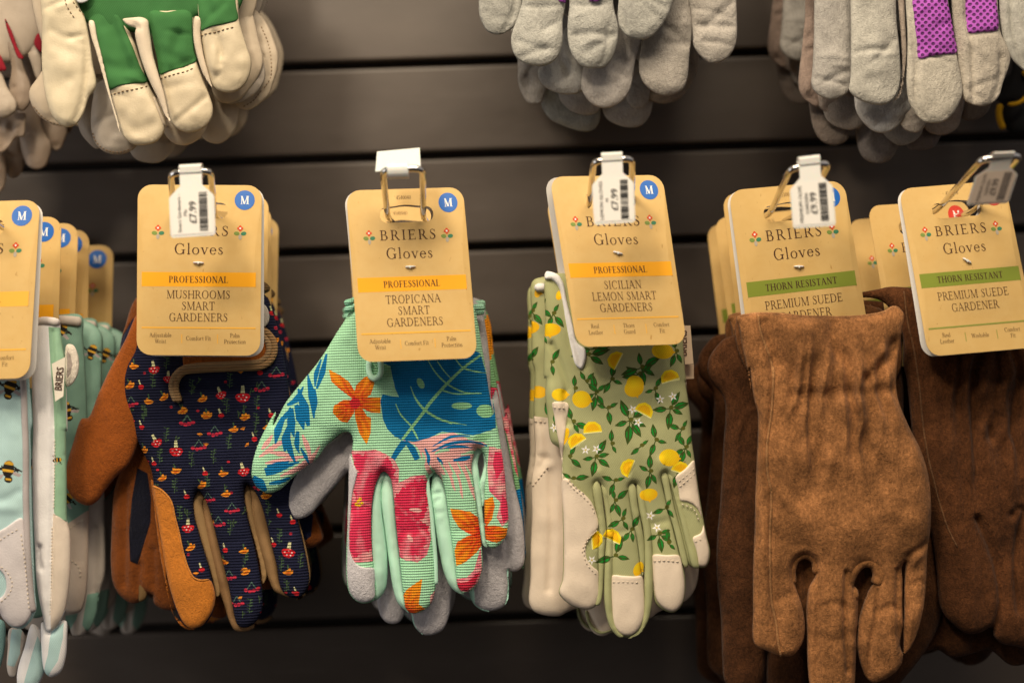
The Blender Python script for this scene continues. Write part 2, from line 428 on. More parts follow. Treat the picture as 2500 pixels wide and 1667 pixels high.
ORANGE = solid('orange_print', wc(243, 163, 20), .6); YELLOW = solid('yellow_print', wc(238, 172, 60), .6)
OLIVE = solid('olive_print', wc(128, 136, 44), .6); BLUE = solid('blue_sticker', wc(25, 95, 168), .35, .5)
RED = solid('red_sticker', wc(206, 60, 40), .35, .5)
WHITE = solid('white_print', (.82, .82, .80), .5)
PRED = solid('emblem_red', wc(214, 74, 30), .6); PGRN = solid('emblem_green', wc(62, 122, 84), .6)
POLV = solid('emblem_olive', wc(122, 138, 62), .6); PGRY = solid('emblem_grey', wc(176, 160, 136), .6)
THREAD = solid('thread_dark', wc(128, 100, 70), .9); THREADL = solid('thread_pale', wc(206, 186, 158), .9)
CHROME = solid('chrome', (.72, .70, .68), .12, .5, 1.0)
LEAF = solid('white_card_back', (.74, .72, .70), .7)
def card_stock():
    m, nt, b = mat_new('kraft_card', .55, .35); lk = nt.links.new
    tc = node(nt, 'ShaderNodeTexCoord').outputs['Object']
    n1 = node(nt, 'ShaderNodeTexNoise'); n1.inputs['Scale'].default_value = 900; n1.inputs['Detail'].default_value = 2; lk(tc, n1.inputs['Vector'])
    r1 = node(nt, 'ShaderNodeMapRange'); lk(n1.outputs['Fac'], r1.inputs[0]); r1.inputs[1].default_value = .74; r1.inputs[2].default_value = .82
    n2 = node(nt, 'ShaderNodeTexNoise'); n2.inputs['Scale'].default_value = 130; n2.inputs['Detail'].default_value = 5; lk(tc, n2.inputs['Vector'])
    mp = node(nt, 'ShaderNodeMapping'); mp.inputs['Scale'].default_value = (1, 1, .4); mp.inputs['Rotation'].default_value = (0, .6, 0); lk(tc, mp.inputs['Vector'])
    n3 = node(nt, 'ShaderNodeTexNoise'); n3.inputs['Scale'].default_value = 420; n3.inputs['Detail'].default_value = 1; lk(mp.outputs[0], n3.inputs['Vector'])
    r3 = node(nt, 'ShaderNodeMapRange'); lk(n3.outputs['Fac'], r3.inputs[0]); r3.inputs[1].default_value = .74; r3.inputs[2].default_value = .82
    c = node(nt, 'ShaderNodeMix', data_type='RGBA'); lk(n2.outputs['Fac'], c.inputs[0])
    c.inputs[6].default_value = (*wc(203, 159, 89), 1); c.inputs[7].default_value = (*wc(213, 174, 107), 1)
    d1 = node(nt, 'ShaderNodeMix', data_type='RGBA'); lk(r1.outputs[0], d1.inputs[0]); lk(c.outputs[2], d1.inputs[6]); d1.inputs[7].default_value = (*wc(150, 104, 50), 1)
    d2 = node(nt, 'ShaderNodeMix', data_type='RGBA'); lk(r3.outputs[0], d2.inputs[0]); lk(d1.outputs[2], d2.inputs[6]); d2.inputs[7].default_value = (*wc(178, 132, 66), 1)
    lk(d2.outputs[2], b.inputs['Base Color'])
    bp = node(nt, 'ShaderNodeBump'); bp.inputs['Distance'].default_value = .0001; lk(n2.outputs['Fac'], bp.inputs['Height']); lk(bp.outputs[0], b.inputs['Normal'])
    return m
CARD = card_stock()
def plastic(name, rgb, alpha=1.0):
    m, nt, b = mat_new(name, .28, .5, 0, rgb)
    b.inputs['Subsurface Weight'].default_value = .2; b.inputs['Subsurface Scale'].default_value = .002
    b.inputs['Transmission Weight'].default_value = 1 - alpha
    return m
SLEEVE = plastic('white_plastic', (.70, .70, .68)); HAZY = plastic('hazy_plastic', (.62, .60, .57), .8)
PAPER = solid('ticket_paper', (.72, .70, .67), .6)

# ------------------------------------------------------------------ the slat wall
def wall_mat():
    m, nt, b = mat_new('dark_laminate', .40, .62); lk = nt.links.new
    tc = node(nt, 'ShaderNodeTexCoord').outputs['Object']
    mp = node(nt, 'ShaderNodeMapping'); mp.inputs['Scale'].default_value = (.35, 1, 1); lk(tc, mp.inputs['Vector'])
    n = node(nt, 'ShaderNodeTexNoise'); n.inputs['Scale'].default_value = 11; n.inputs['Detail'].default_value = 9; n.inputs['Roughness'].default_value = .68; lk(mp.outputs[0], n.inputs['Vector'])
    c = node(nt, 'ShaderNodeMix', data_type='RGBA'); _r = node(nt, 'ShaderNodeMapRange'); _r.inputs[1].default_value = .3; _r.inputs[2].default_value = .7; lk(n.outputs['Fac'], _r.inputs[0]); lk(_r.outputs[0], c.inputs[0])
    c.inputs[6].default_value = (.060, .046, .038, 1); c.inputs[7].default_value = (.100, .079, .067, 1); mp2 = node(nt, 'ShaderNodeMapping'); mp2.inputs['Scale'].default_value = (.06, 1, 1); mp2.inputs['Rotation'].default_value = (0, .03, 0); lk(tc, mp2.inputs['Vector'])
    ns = node(nt, 'ShaderNodeTexNoise'); ns.inputs['Scale'].default_value = 240; ns.inputs['Detail'].default_value = 2; lk(mp2.outputs[0], ns.inputs['Vector'])
    rs = node(nt, 'ShaderNodeMapRange'); rs.inputs[1].default_value = .66; rs.inputs[2].default_value = .78; rs.inputs[4].default_value = .55; lk(ns.outputs['Fac'], rs.inputs[0])
    c3 = node(nt, 'ShaderNodeMix', data_type='RGBA'); lk(rs.outputs[0], c3.inputs[0]); lk(c.outputs[2], c3.inputs[6]); c3.inputs[7].default_value = (.14, .115, .095, 1); lk(c3.outputs[2], b.inputs['Base Color'])
    rr = node(nt, 'ShaderNodeMapRange'); rr.inputs[1].default_value = .3; rr.inputs[2].default_value = .7; rr.inputs[3].default_value = .34; rr.inputs[4].default_value = .50; lk(n.outputs['Fac'], rr.inputs[0]); lk(rr.outputs[0], b.inputs['Roughness'])
    n2 = node(nt, 'ShaderNodeTexNoise'); n2.inputs['Scale'].default_value = 900; lk(tc, n2.inputs['Vector'])
    bp = node(nt, 'ShaderNodeBump'); bp.inputs['Distance'].default_value = .0003; bp.inputs['Strength'].default_value = .4; lk(n2.outputs['Fac'], bp.inputs['Height']); lk(bp.outputs[0], b.inputs['Normal'])
    return m
WALLM = wall_mat(); GAPM = solid('groove_shadow_board', (.020, .016, .014), .8)
WD = 1.145
wall = bpy.data.objects.new('slat_wall', None); COL.objects.link(wall); wall.location = (0, WD, 0); wall['kind'] = 'structure'
ORG['slat_wall'] = np.array((0, WD, 0.))
def build_wall():
    pitch = 213 * 1.06293 * K * WD; z_mid = CAMZ + 7.0 * 1.06293 * K * WD; gap = .0068; r = .0022
    for i in range(-7, 8):
        zt = z_mid + (i + 1) * pitch - gap / 2; zb = z_mid + i * pitch + gap / 2; y = WD
        prof = [(y + .014, zb), (y + r, zb)]
        for a in np.linspace(0, math.pi / 2, 5): prof.append((y + r - r * math.sin(a), zb + r - r * math.cos(a)))
        for a in np.linspace(0, math.pi / 2, 5): prof.append((y + r - r * math.cos(a), zt - r + r * math.sin(a)))
        prof += [(y + .014, zt)]
        V = []; F = []; n = len(prof)
        for x in (-1.3, 1.3): V += [(x, a, b) for a, b in prof]
        F = [(j, j + 1, n + j + 1, n + j) for j in range(n - 1)]
        o = mesh_obj('slat', V, F, WALLM, wall, smooth=False)
    V = [(-1.3, WD + .0135, CAMZ - .7), (1.3, WD + .0135, CAMZ - .7), (1.3, WD + .0135, CAMZ + .75), (-1.3, WD + .0135, CAMZ + .75)]
    mesh_obj('groove_board', V, [(0, 1, 2, 3)], GAPM, wall, smooth=False)
build_wall()
# ------------------------------------------------------------------ lettering (a hand built serif alphabet)
class Pen:
    def __init__(s, bold=1.0): s.q = []; s.b = bold
    def quad(s, *p): s.q.append([tuple(a) for a in p])
    def bar(s, x0, x1, y, t=.05): s.quad((x0, y - t / 2), (x1, y - t / 2), (x1, y + t / 2), (x0, y + t / 2))
    def box(s, x0, y0, x1, y1): s.quad((x0, y0), (x1, y0), (x1, y1), (x0, y1))
    def stem(s, x, y0=0, y1=1, w=.12, lo=1, hi=1, e=.09):
        w *= s.b; s.box(x - w / 2, y0, x + w / 2, y1)
        if lo: s.bar(x - w / 2 - e, x + w / 2 + e, y0 + .02, .045)
        if hi == 1: s.bar(x - w / 2 - e, x + w / 2 + e, y1 - .02, .045)
        if hi == 2: s.quad((x - w / 2 - e, y1 - .06), (x, y1 - .10), (x, y1), (x - w / 2 - e * .3, y1 - .02))
    def dia(s, x0, y0, x1, y1, w):
        w = w * s.b * 1.05; s.quad((x0 - w / 2, y0), (x0 + w / 2, y0), (x1 + w / 2, y1), (x1 - w / 2, y1))
    def arc(s, cx, cy, rx, ry, a0, a1, w=.13, t=.045, n=14):
        w *= s.b; a = np.radians(np.linspace(a0, a1, n)); wd = t + (w - t) * np.abs(np.cos(a)) ** 1.4
        O = np.stack([cx + rx * np.cos(a), cy + ry * np.sin(a)], 1); I = np.stack([cx + (rx - wd) * np.cos(a), cy + (ry - wd * .8) * np.sin(a)], 1)
        for i in range(n - 1): s.quad(O[i], O[i + 1], I[i + 1], I[i])
    def path(s, pts, ws, step=.05):
        c = cr(np.asarray(pts), False, step); L = np.linspace(0, 1, len(c)); w = np.interp(L, np.linspace(0, 1, len(ws)), ws) * s.b
        t = np.gradient(c, axis=0); t /= np.maximum(np.linalg.norm(t, axis=1), 1e-9)[:, None]; n = np.stack([-t[:, 1], t[:, 0]], 1)
        A = c + n * w[:, None] / 2; B_ = c - n * w[:, None] / 2
        for i in range(len(c) - 1): s.quad(A[i], A[i + 1], B_[i + 1], B_[i])
def glyph(ch, bold=1.0):
    p = Pen(bold); X = .63
    if ch == 'A': p.dia(.06, 0, .36, 1, .05); p.dia(.70, 0, .36, 1, .13); p.bar(.16, .58, .36); p.bar(-.03, .17, .02); p.bar(.57, .83, .02); a = .80
    elif ch == 'B': p.stem(.14); p.bar(.2, .36, .975); p.bar(.2, .38, .53); p.bar(.2, .38, .025); p.arc(.34, .755, .22, .245, -90, 90); p.arc(.36, .27, .28, .27, -90, 90); a = .70
    elif ch == 'C': p.arc(.43, .5, .39, .52, 48, 312); p.quad((.68, .74), (.73, .66), (.735, .98), (.70, .96)); a = .80
    elif ch == 'D': p.stem(.14); p.bar(.2, .36, .975); p.bar(.2, .36, .025); p.arc(.34, .5, .44, .5, -90, 90); a = .84
    elif ch == 'E': p.stem(.14); p.bar(.2, .58, .975); p.bar(.2, .48, .52); p.bar(.2, .62, .025); p.box(.545, .80, .58, .98); p.box(.585, .02, .625, .22); p.box(.45, .43, .48, .61); a = .67
    elif ch == 'F': p.stem(.14); p.bar(.2, .57, .975); p.bar(.2, .46, .50); p.box(.53, .79, .57, .98); p.box(.43, .41, .46, .59); a = .60
    elif ch == 'G': p.arc(.43, .5, .39, .52, 48, 325); p.quad((.68, .74), (.73, .66), (.735, .98), (.70, .96)); p.stem(.70, .04, .44, lo=0); a = .86
    elif ch == 'H': p.stem(.14); p.stem(.70); p.bar(.18, .66, .52); a = .84
    elif ch == 'I': p.stem(.17); a = .34
    elif ch == 'L': p.stem(.14); p.bar(.2, .60, .025); p.box(.57, .02, .61, .24); a = .63
    elif ch == 'M': p.stem(.14, w=.05, hi=0); p.dia(.48, .02, .15, 1, .12); p.dia(.48, .02, .82, 1, .05); p.stem(.86, w=.12); p.bar(.03, .18, .98); a = 1.0
    elif ch == 'N': p.stem(.14, w=.05, hi=0); p.dia(.70, 0, .15, 1, .13); p.stem(.70, w=.05, lo=0); p.bar(.02, .18, .98); a = .84
    elif ch == 'O': p.arc(.44, .5, .40, .52, 0, 360, n=26); a = .88
    elif ch == 'P': p.stem(.14); p.bar(.2, .34, .975); p.bar(.2, .34, .47); p.arc(.32, .725, .26, .275, -90, 90); a = .64
    elif ch == 'R': p.stem(.14); p.bar(.2, .34, .975); p.bar(.2, .34, .48); p.arc(.32, .73, .25, .27, -90, 90); p.dia(.68, 0, .36, .49, .13); p.bar(.6, .78, .02); a = .74
    elif ch == 'S': p.path([(.45, .80), (.40, .93), (.27, .98), (.13, .90), (.11, .74), (.26, .56), (.42, .40), (.45, .22), (.33, .05), (.19, .02), (.07, .10), (.05, .24)], [.04, .045, .05, .08, .10, .14, .14, .11, .08, .05, .045, .04]); p.box(.44, .72, .475, .97); p.box(.03, .04, .065, .3); a = .56
    elif ch == 'T': p.stem(.36, hi=0); p.bar(.03, .69, .975); p.box(.02, .76, .06, .99); p.box(.66, .76, .70, .99); a = .74
    elif ch == 'U': p.stem(.14, .3, 1, lo=0); p.arc(.41, .32, .33, .34, 180, 360); p.stem(.71, .3, 1, w=.05, lo=0); a = .84
    elif ch == 'V': p.dia(.38, 0, .08, 1, .13); p.dia(.38, 0, .68, 1, .05); p.bar(-.03, .2, .98); p.bar(.57, .78, .98); a = .76
    elif ch == 'W': p.dia(.30, 0, .07, 1, .12); p.dia(.30, 0, .52, 1, .05); p.dia(.74, 0, .52, 1, .12); p.dia(.74, 0, .96, 1, .05); p.bar(-.04, .2, .98); p.bar(.86, 1.06, .98); a = 1.05
    elif ch == 'a': p.path([(.08, .48), (.14, .60), (.26, .62), (.36, .52), (.36, .12), (.42, .02)], [.05, .05, .06, .10, .10, .05]); p.arc(.20, .17, .16, .18, 60, 320, .10, .04); a = .48
    elif ch == 'b': p.stem(.12, 0, 1, .10, 0, 2); p.arc(.28, .31, .25, .32, -150, 150, .12); a = .58
    elif ch == 'c': p.arc(.27, .31, .25, .33, 50, 320, .11); a = .48
    elif ch == 'd': p.arc(.27, .31, .25, .32, 20, 340, .12); p.stem(.45, 0, 1, .10, 1, 2, .05); a = .60
    elif ch == 'e': p.arc(.27, .31, .25, .33, 0, 325, .11); p.bar(.07, .50, .36); a = .54
    elif ch == 'f': p.stem(.18, 0, .8, .10, 1, 0); p.arc(.36, .78, .22, .24, 60, 180, .10); p.bar(.05, .36, .60); a = .36
    elif ch == 'h': p.stem(.13, 0, 1, .10, 1, 2, .06); p.arc(.31, .40, .18, .24, 0, 150, .10); p.stem(.45, 0, .42, .10, 1, 0, .06); a = .62
    elif ch == 'i': p.stem(.14, 0, X, .10, 1, 2, .06); p.arc(.14, .88, .065, .075, 0, 360, .065, .06, 8); a = .28
    elif ch == 'j': p.stem(.14, -.15, X, .10, 0, 2, .06); p.arc(.02, -.15, .17, .16, 250, 360, .09); p.arc(.14, .88, .065, .075, 0, 360, .065, .06, 8); a = .28
    elif ch == 'l': p.stem(.14, 0, 1.04, .10, 1, 2, .07); a = .28
    elif ch == 'm': p.stem(.13, 0, X, .10, 1, 2, .06); p.arc(.29, .40, .16, .24, 0, 150, .10); p.stem(.42, 0, .42, .10, 1, 0, .05); p.arc(.58, .40, .16, .24, 0, 150, .10); p.stem(.71, 0, .42, .10, 1, 0, .05); a = .88
    elif ch == 'n': p.stem(.13, 0, X, .10, 1, 2, .06); p.arc(.31, .40, .18, .24, 0, 150, .10); p.stem(.45, 0, .42, .10, 1, 0, .06); a = .62
    elif ch == 'o': p.arc(.29, .31, .27, .33, 0, 360, .11, .04, 20); a = .59
    elif ch == 'r': p.stem(.13, 0, X, .10, 1, 2, .06); p.arc(.33, .36, .20, .28, 60, 150, .10); a = .44
    elif ch == 's': p.path([(.32, .49), (.27, .61), (.18, .63), (.08, .55), (.12, .42), (.26, .29), (.33, .15), (.24, .02), (.14, .01), (.06, .08), (.04, .17)], [.05, .05, .05, .08, .10, .10, .09, .05, .05, .05]); a = .42
    elif ch == 't': p.stem(.16, .08, .80, .10, 0, 0); p.bar(.04, .33, .60); p.path([(.16, .12), (.20, .03), (.28, .02), (.35, .07)], [.09, .08, .05]); a = .38
    elif ch == 'u': p.stem(.13, .2, X, .10, 0, 2, .06); p.arc(.29, .22, .21, .23, 190, 350, .10); p.stem(.46, 0, X, .10, 1, 2, .06); a = .62
    elif ch == 'v': p.dia(.27, 0, .08, X, .11); p.dia(.27, 0, .46, X, .045); p.bar(-.02, .18, X - .02); p.bar(.38, .55, X - .02); a = .54
    elif ch == 'w': p.dia(.24, 0, .07, X, .10); p.dia(.24, 0, .41, X, .04); p.dia(.58, 0, .41, X, .10); p.dia(.58, 0, .74, X, .04); p.bar(-.03, .17, X - .02); p.bar(.66, .83, X - .02); a = .82
    elif ch == '0': p.arc(.26, .5, .24, .5, 0, 360, .11, .04, 18); a = .52
    elif ch == '4': p.dia(.04, .3, .36, 1, .05); p.bar(.02, .5, .29, .06); p.box(.30, 0, .41, 1); a = .52
    elif ch == '5': p.bar(.1, .44, .97, .07); p.box(.09, .55, .14, .98); p.arc(.22, .31, .25, .32, -140, 110, .10); a = .52
    elif ch == '8': p.arc(.26, .76, .20, .24, 0, 360, .09, .05, 14); p.arc(.26, .27, .24, .27, 0, 360, .1, .05, 14); a = .52
    elif ch == '1': p.stem(.24, 0, 1, .11, 1, 2, .08); a = .45
    else: a = .34
    return p.q, a
def text_quads(s, u, v, size, track=.06, bold=1.0, width=None):
    """quads of a centred line; v is the middle of the capitals"""
    parts = []; x = 0
    for ch in s:
        q, a = glyph(ch, bold); parts.append((x, q)); x += a + track
    x -= track; sx = size if width is None else width / x
    out = []
    for x0, q in parts:
        for poly_ in q: out.append([(u + (x0 + a - x / 2) * sx, v + (.5 - b) * size) for a, b in poly_])
    return out
def quads_mesh(name, quads, mp, mat, parent, off):
    V = []; F = []; uv = np.array([p for q in quads for p in q]); n = 0; offs = []
    for i, q in enumerate(quads):
        F.append(tuple(range(n, n + len(q)))); n += len(q); offs += [off + 2e-6 * (i % 20)] * len(q)
    return mesh_obj(name, mp(uv, np.array(offs)), F, mat, parent, smooth=False)
def disc(u, v, ru, rv=None, n=20, rot=0):
    a = np.linspace(0, 2 * np.pi, n, endpoint=False); rv = rv or ru; x = ru * np.cos(a); y = rv * np.sin(a); c, s = math.cos(rot), math.sin(rot)
    return np.stack([u + x * c - y * s, v + x * s + y * c], 1)
def rrect(x0, y0, x1, y1, r, n=7):
    out = []
    for cx, cy, a in ((x1 - r, y1 - r, 0), (x0 + r, y1 - r, 90), (x0 + r, y0 + r, 180), (x1 - r, y0 + r, 270)):
        for t in np.radians(np.linspace(a, a + 90, n)): out.append((cx + r * math.cos(t), cy + r * math.sin(t)))
    return np.array(out)
def sheet(name, outline, mp, mat, parent, thick, off=0.0, holes=(), grid=28, smooth=False):
    """a thin board with real edges; mp maps (u,v),offset to world"""
    g = hexpts(outline, grid)
    for h in holes: g = g[~pip(g, h)]
    ov, of = cdt(g, [outline] + list(holes), outline, holes)
    n = len(ov); A = mp(ov, np.full(n, off)); B_ = mp(ov, np.full(n, off - thick))
    F = [tuple(f) for f in of] + [tuple(n + i for i in f[::-1]) for f in of]
    cnt = {}
    for f in of:
        for i in range(3):
            a, b = f[i], f[(i + 1) % 3]; cnt[(a, b)] = 1
    for (a, b) in list(cnt):
        if (b, a) not in cnt: F.append((b, a, n + a, n + b))
    return mesh_obj(name, np.vstack([A, B_]), F, mat, parent, smooth=smooth)

CW, CH = 284.0, 393.0
def card_map(corners, d_top, d_bot, bend):
    tl, tr, br, bl = fr('D ' + corners)
    w = [P([q], d)[0] for q, d in ((tl, d_top), (tr, d_top), (br, d_bot), (bl, d_bot))]
    def mp(uv, off):
        s = uv[:, 0:1] / CW; t = uv[:, 1:2] / CH
        p = (w[0] * (1 - s) + w[1] * s) * (1 - t) + (w[3] * (1 - s) + w[2] * s) * t
        p[:, 1] -= off + bend * 4 * t[:, 0] * (1 - t[:, 0]); return p
    return mp
def hang_card(root, corners, d_top, d_bot, lines, band, bandmat, feats, code=None, bend=.002, leaf=(-14, 3), barb_rot=.05, sticker=True, rule=None, leaf_slope=.006):
    mp = card_map(corners, d_top, d_bot, bend)
    hole = np.vstack([rrect(77, 42, 207, 78, 17)])
    k = np.where((np.abs(hole[:, 1] - 42) < 2))[0]
    hole = poly(hole, 6); up = np.abs(hole[:, 1] - 42) < 3; hole[up, 1] -= 4.5 * np.exp(-((hole[up, 0] - 142) / 30) ** 2)
    card = sheet('hang_card', rrect(0, 0, CW, CH, 33), mp, CARD, root, .0005, 0, [hole], grid=15)
    if leaf is not None:
        mp2 = lambda uv, off: mp(uv + np.array(leaf), off - .003 - leaf_slope * uv[:, 1] / CH)
        sheet('card_back_leaf', rrect(0, 0, CW, CH, 33), mp2, LEAF, card, .0004, 0, [hole])
    e = .00012
    if sticker:
        st = sheet('size_sticker', disc(245, 35, 23, n=28), mp, RED if sticker == 'red' else BLUE, card, .0001, e + .00003)
        quads_mesh('sticker_letter', text_quads('M', 245, 35, 19, bold=1.5), mp, WHITE, card, e + .00008)
    q = text_quads('BRIERS', 142, 107, 23, .22, .95, 135) + text_quads('Gloves', 142, 149, 25, .10, .95, 113)
    ys = [254, 280, 306] if len(lines) == 3 else [258, 286]
    for s, y in zip(lines, ys): q += text_quads(s, 142, y, 18.5, .07, .85)
    for x, ls in zip((55, 142, 226), feats):
        for s, y in zip(ls, (347, 361) if len(ls) == 2 else (354,)): q += text_quads(s, x, y, 9.6, .03, .9)
    if code: q += text_quads(code, 138, 20, 9, .06, .9)
    quads_mesh('lettering', q, mp, INK, card, e + .00005)
    sheet('coloured_band', poly(np.array([(12, 203), (273, 203), (273, 236), (12, 236.)]), 9), mp, bandmat, card, .00004, e - .00005, grid=9)
    quads_mesh('band_lettering', text_quads(band, 142, 219.5, 15, .08, 1.35), mp, INK, card, e + .00005)
    q = [[(x, 328.5), (x + 9, 328.5), (x + 9, 332), (x, 332)] for x in range(12, 273, 9)] + [[(x, 345), (x + 1.6, 345), (x + 1.6, 366), (x, 366)] for x in (103, 185)]
    quads_mesh('rule_line', q, mp, rule or YELLOW, card, e)
    for cx, cy in ((48, 110), (236, 110)):
        fl = []; k = cx - 0
        em = [(disc(cx - 8, cy + 3, 6.5, 4.6, 12, .15), POLV), (disc(cx + 8, cy + 3, 6.5, 4.6, 12, -.15), PGRN), (disc(cx, cy + 11, 4, 6.2, 12), PGRY)]
        em += [(disc(cx + dx, cy - 9 + dy, 3.1, n=10), PRED) for dx, dy in ((0, -4), (4, 0), (0, 4), (-4, 0))] + [(disc(cx, cy - 9, 2.3, n=8), WHITE)]
        V = []; F = []; mi = []; mats = [POLV, PGRN, PGRY, PRED, WHITE]
        for i, (pl, mt) in enumerate(em):
            n0 = len(V); V += mp(pl, np.full(len(pl), e + 1e-5 * i)).tolist(); F.append(tuple(range(n0, n0 + len(pl)))); mi.append(mats.index(mt))
        o = mesh_obj('flower_emblem', V, F, mats, card, smooth=False); o.data.polygons.foreach_set('material_index', mi)
    c, s = math.cos(barb_rot), math.sin(barb_rot)
    L = np.array([(142 + t * c, 181 + t * s) for t in np.linspace(-12, 12, 7)])
    V, Fc = sweep(mp(L, np.array([.0007, .001, .0012, .0012, .0012, .001, .0007])), [.0004, .0007, .0007, .0009, .0007, .0007, .0004], 7, True)
    V2, F2 = sweep(mp(np.array([(142, 181.), (142, 184.)]), np.array([.0005, .0022])), .0006, 6)
    mesh_obj('tag_fastener', np.vstack([V, V2]), Fc + [tuple(len(V) + i for i in f) for f in F2], SLEEVE, card)
    return card, mp

# ------------------------------------------------------------------ chrome hooks and price tickets
def hook(label, top_l, top_r, hole_l, hole_r, d_top, d_hole, r=.0021):
    a, b, c, d = fr(f'D {top_l[0]},{top_l[1]} {top_r[0]},{top_r[1]} {hole_l[0]},{hole_l[1]} {hole_r[0]},{hole_r[1]}')
    TL, TR = P([a], d_top)[0], P([b], d_top)[0]; HL, HR = P([c], d_hole)[0], P([d], d_hole)[0]
    BL, BR = HL.copy(), HR.copy(); BL[1] = BR[1] = WD - .004
    def rounded(pts, rad, n=6):
        out = [pts[0]]
        for i in range(1, len(pts) - 1):
            p, q, s = pts[i - 1], pts[i], pts[i + 1]; u = (p - q) / np.linalg.norm(p - q); v = (s - q) / np.linalg.norm(s - q)
            A, B_ = q + u * rad[i], q + v * rad[i]
            for t in np.linspace(0, 1, n): out.append((1 - t) ** 2 * A + 2 * t * (1 - t) * q + t * t * B_)
        return np.array(out + [pts[-1]])
    pts = rounded([BL, HL, TL, TR, HR, BR], [0, .012, .006, .006, .012, 0])
    root = thing('display_hook', label, 'hook', (HL + HR) / 2, 'chrome hooks on the slat wall')
    V, F = sweep(pts, r, 12); mesh_obj('wire_loop', V, F, CHROME, root)
    m = (BL + BR) / 2; w = abs(BR[0] - BL[0]) / 2 + .004
    bx = [(m[0] + sx * w, m[1] + y, m[2] + z) for y in (-.0015, .0015) for sx, z in ((-1, -.006), (1, -.006), (1, .006), (-1, .006))]
    mesh_obj('back_plate', bx, [(0, 1, 2, 3), (7, 6, 5, 4), (0, 4, 5, 1), (1, 5, 6, 2), (2, 6, 7, 3), (3, 7, 4, 0)], CHROME, root, smooth=False)
    return root
SANS = {}
def sans_quads(s, bold=False):
    cu = bpy.data.curves.new('t', 'FONT'); cu.body = s; cu.size = 1; cu.resolution_u = 2; cu.offset = .012 if bold else 0
    ob = bpy.data.objects.new('t', cu); COL.objects.link(ob); dg = bpy.context.evaluated_depsgraph_get(); dg.update()
    me = bpy.data.meshes.new_from_object(ob.evaluated_get(dg)); V = np.array([v.co[:2] for v in me.vertices]); F = [tuple(p.vertices) for p in me.polygons]
    bpy.data.objects.remove(ob); bpy.data.curves.remove(cu); bpy.data.meshes.remove(me)
    V -= V.min(0); return V, F, V.max(0)
def price_ticket(label, corners, d, tilt, lines, price, mat=None, paper=None, lens=None, seed=1, ink=None):
    """corners: the four corners (in D pixels) of the 108 x 170 box that holds clip and ticket"""
    mat = mat or SLEEVE; paper = paper or PAPER; ink = ink or BLACK
    tl, tr, br, bl = fr('D ' + corners)
    w = [P([q], dd)[0] for q, dd in ((tl, d), (tr, d), (br, d + tilt), (bl, d + tilt))]
    def mp(uv, off):
        s = uv[:, 0:1] / 108; t = uv[:, 1:2] / 170
        p = (w[0] * (1 - s) + w[1] * s) * (1 - t) + (w[3] * (1 - s) + w[2] * s) * t; p[:, 1] -= off; return p
    root = thing('price_ticket', label, 'price ticket', mp(np.array([(54, 10.)]), np.zeros(1))[0], 'price tickets clipped on the hooks')
    o = poly(cr(np.array([(29, 20), (30, 52), (4, 74), (1, 80), (1, 162), (7, 169), (100, 169), (107, 162), (107, 80), (103, 73), (79, 52), (79, 20.)]), True, 4), 4)
    o = poly(np.array([(28, 20), (28, 50), (3, 74), (1, 79), (1, 162), (3, 167), (7, 169), (101, 169), (105, 167), (107, 162), (107, 79), (104, 73), (80, 50), (80, 20.)]), 6)
    sl = sheet('ticket_sleeve', o, mp, mat, root, .0009)
    # clip bent over the wire
    prof = [(20, .0000), (6, .0006), (1, -.0008), (-1, -.0030), (1, -.0052), (8, -.0064), (30, -.0066)]
    V = []; F = []
    for v, y in prof:
        for u in (28, 80):
            for t in (0, .0008): V.append(mp(np.array([(u, v * 1.0)]), np.array([y + t]))[0])
    for i in range(len(prof) - 1):
        a, b = i * 4, i * 4 + 4; F += [(a + 1, a + 3, b + 3, b + 1), (a, b, b + 2, a + 2), (a, a + 1, b + 1, b), (a + 2, b + 2, b + 3, a + 3)]
    F += [(0, 2, 3, 1), tuple(len(prof) * 4 - 4 + i for i in (0, 1, 3, 2))]
    mesh_obj('clip', V, F, mat, root, smooth=False)
    if not lines: return root
    pp = sheet('paper_insert', poly(np.array([(22, 62), (86, 62), (101, 77), (102, 80), (102, 163), (6, 163), (6, 80), (7, 77.)]), 12), mp, paper, root, .00008, .0003)
    V = []; F = []
    def put(s, uc, vmid, size, bold=False, length=None):
        v, f, mx = sans_quads(s, bold); sc = size / .72; L = mx[0] * sc
        if length and L > length: sc2 = length / mx[0]
        else: sc2 = sc
        n0 = len(V); uv = np.stack([uc + size / 2 - v[:, 1] * sc, vmid + mx[0] * sc2 / 2 - v[:, 0] * sc2], 1)
        V.extend(mp(uv, np.full(len(uv), .00055)).tolist()); F.extend(tuple(n0 + i for i in q) for q in f)
    for (s, u, size) in lines: put(s, u, 113, size, False, 96)
    put(price, 56 if len(lines) > 1 else 52, 113, 17, True, 60)
    mesh_obj('lettering', V, F, ink, pp, smooth=False)
    rnd = random.Random(seed); V = []; F = []; v = 67.0
    while v < 157:
        t = rnd.choice((.9, .9, 1.7, 2.6, 3.4)); n0 = len(V); a, b = 71, 91
        V += mp(np.array([(a, v), (b, v), (b, v + t), (a, v + t)]), np.full(4, .00055)).tolist(); F.append((n0, n0 + 1, n0 + 2, n0 + 3)); v += t + rnd.choice((.9, .9, 1.5, 2.3))
    mesh_obj('barcode', V, F, ink, pp, smooth=False)
    return root
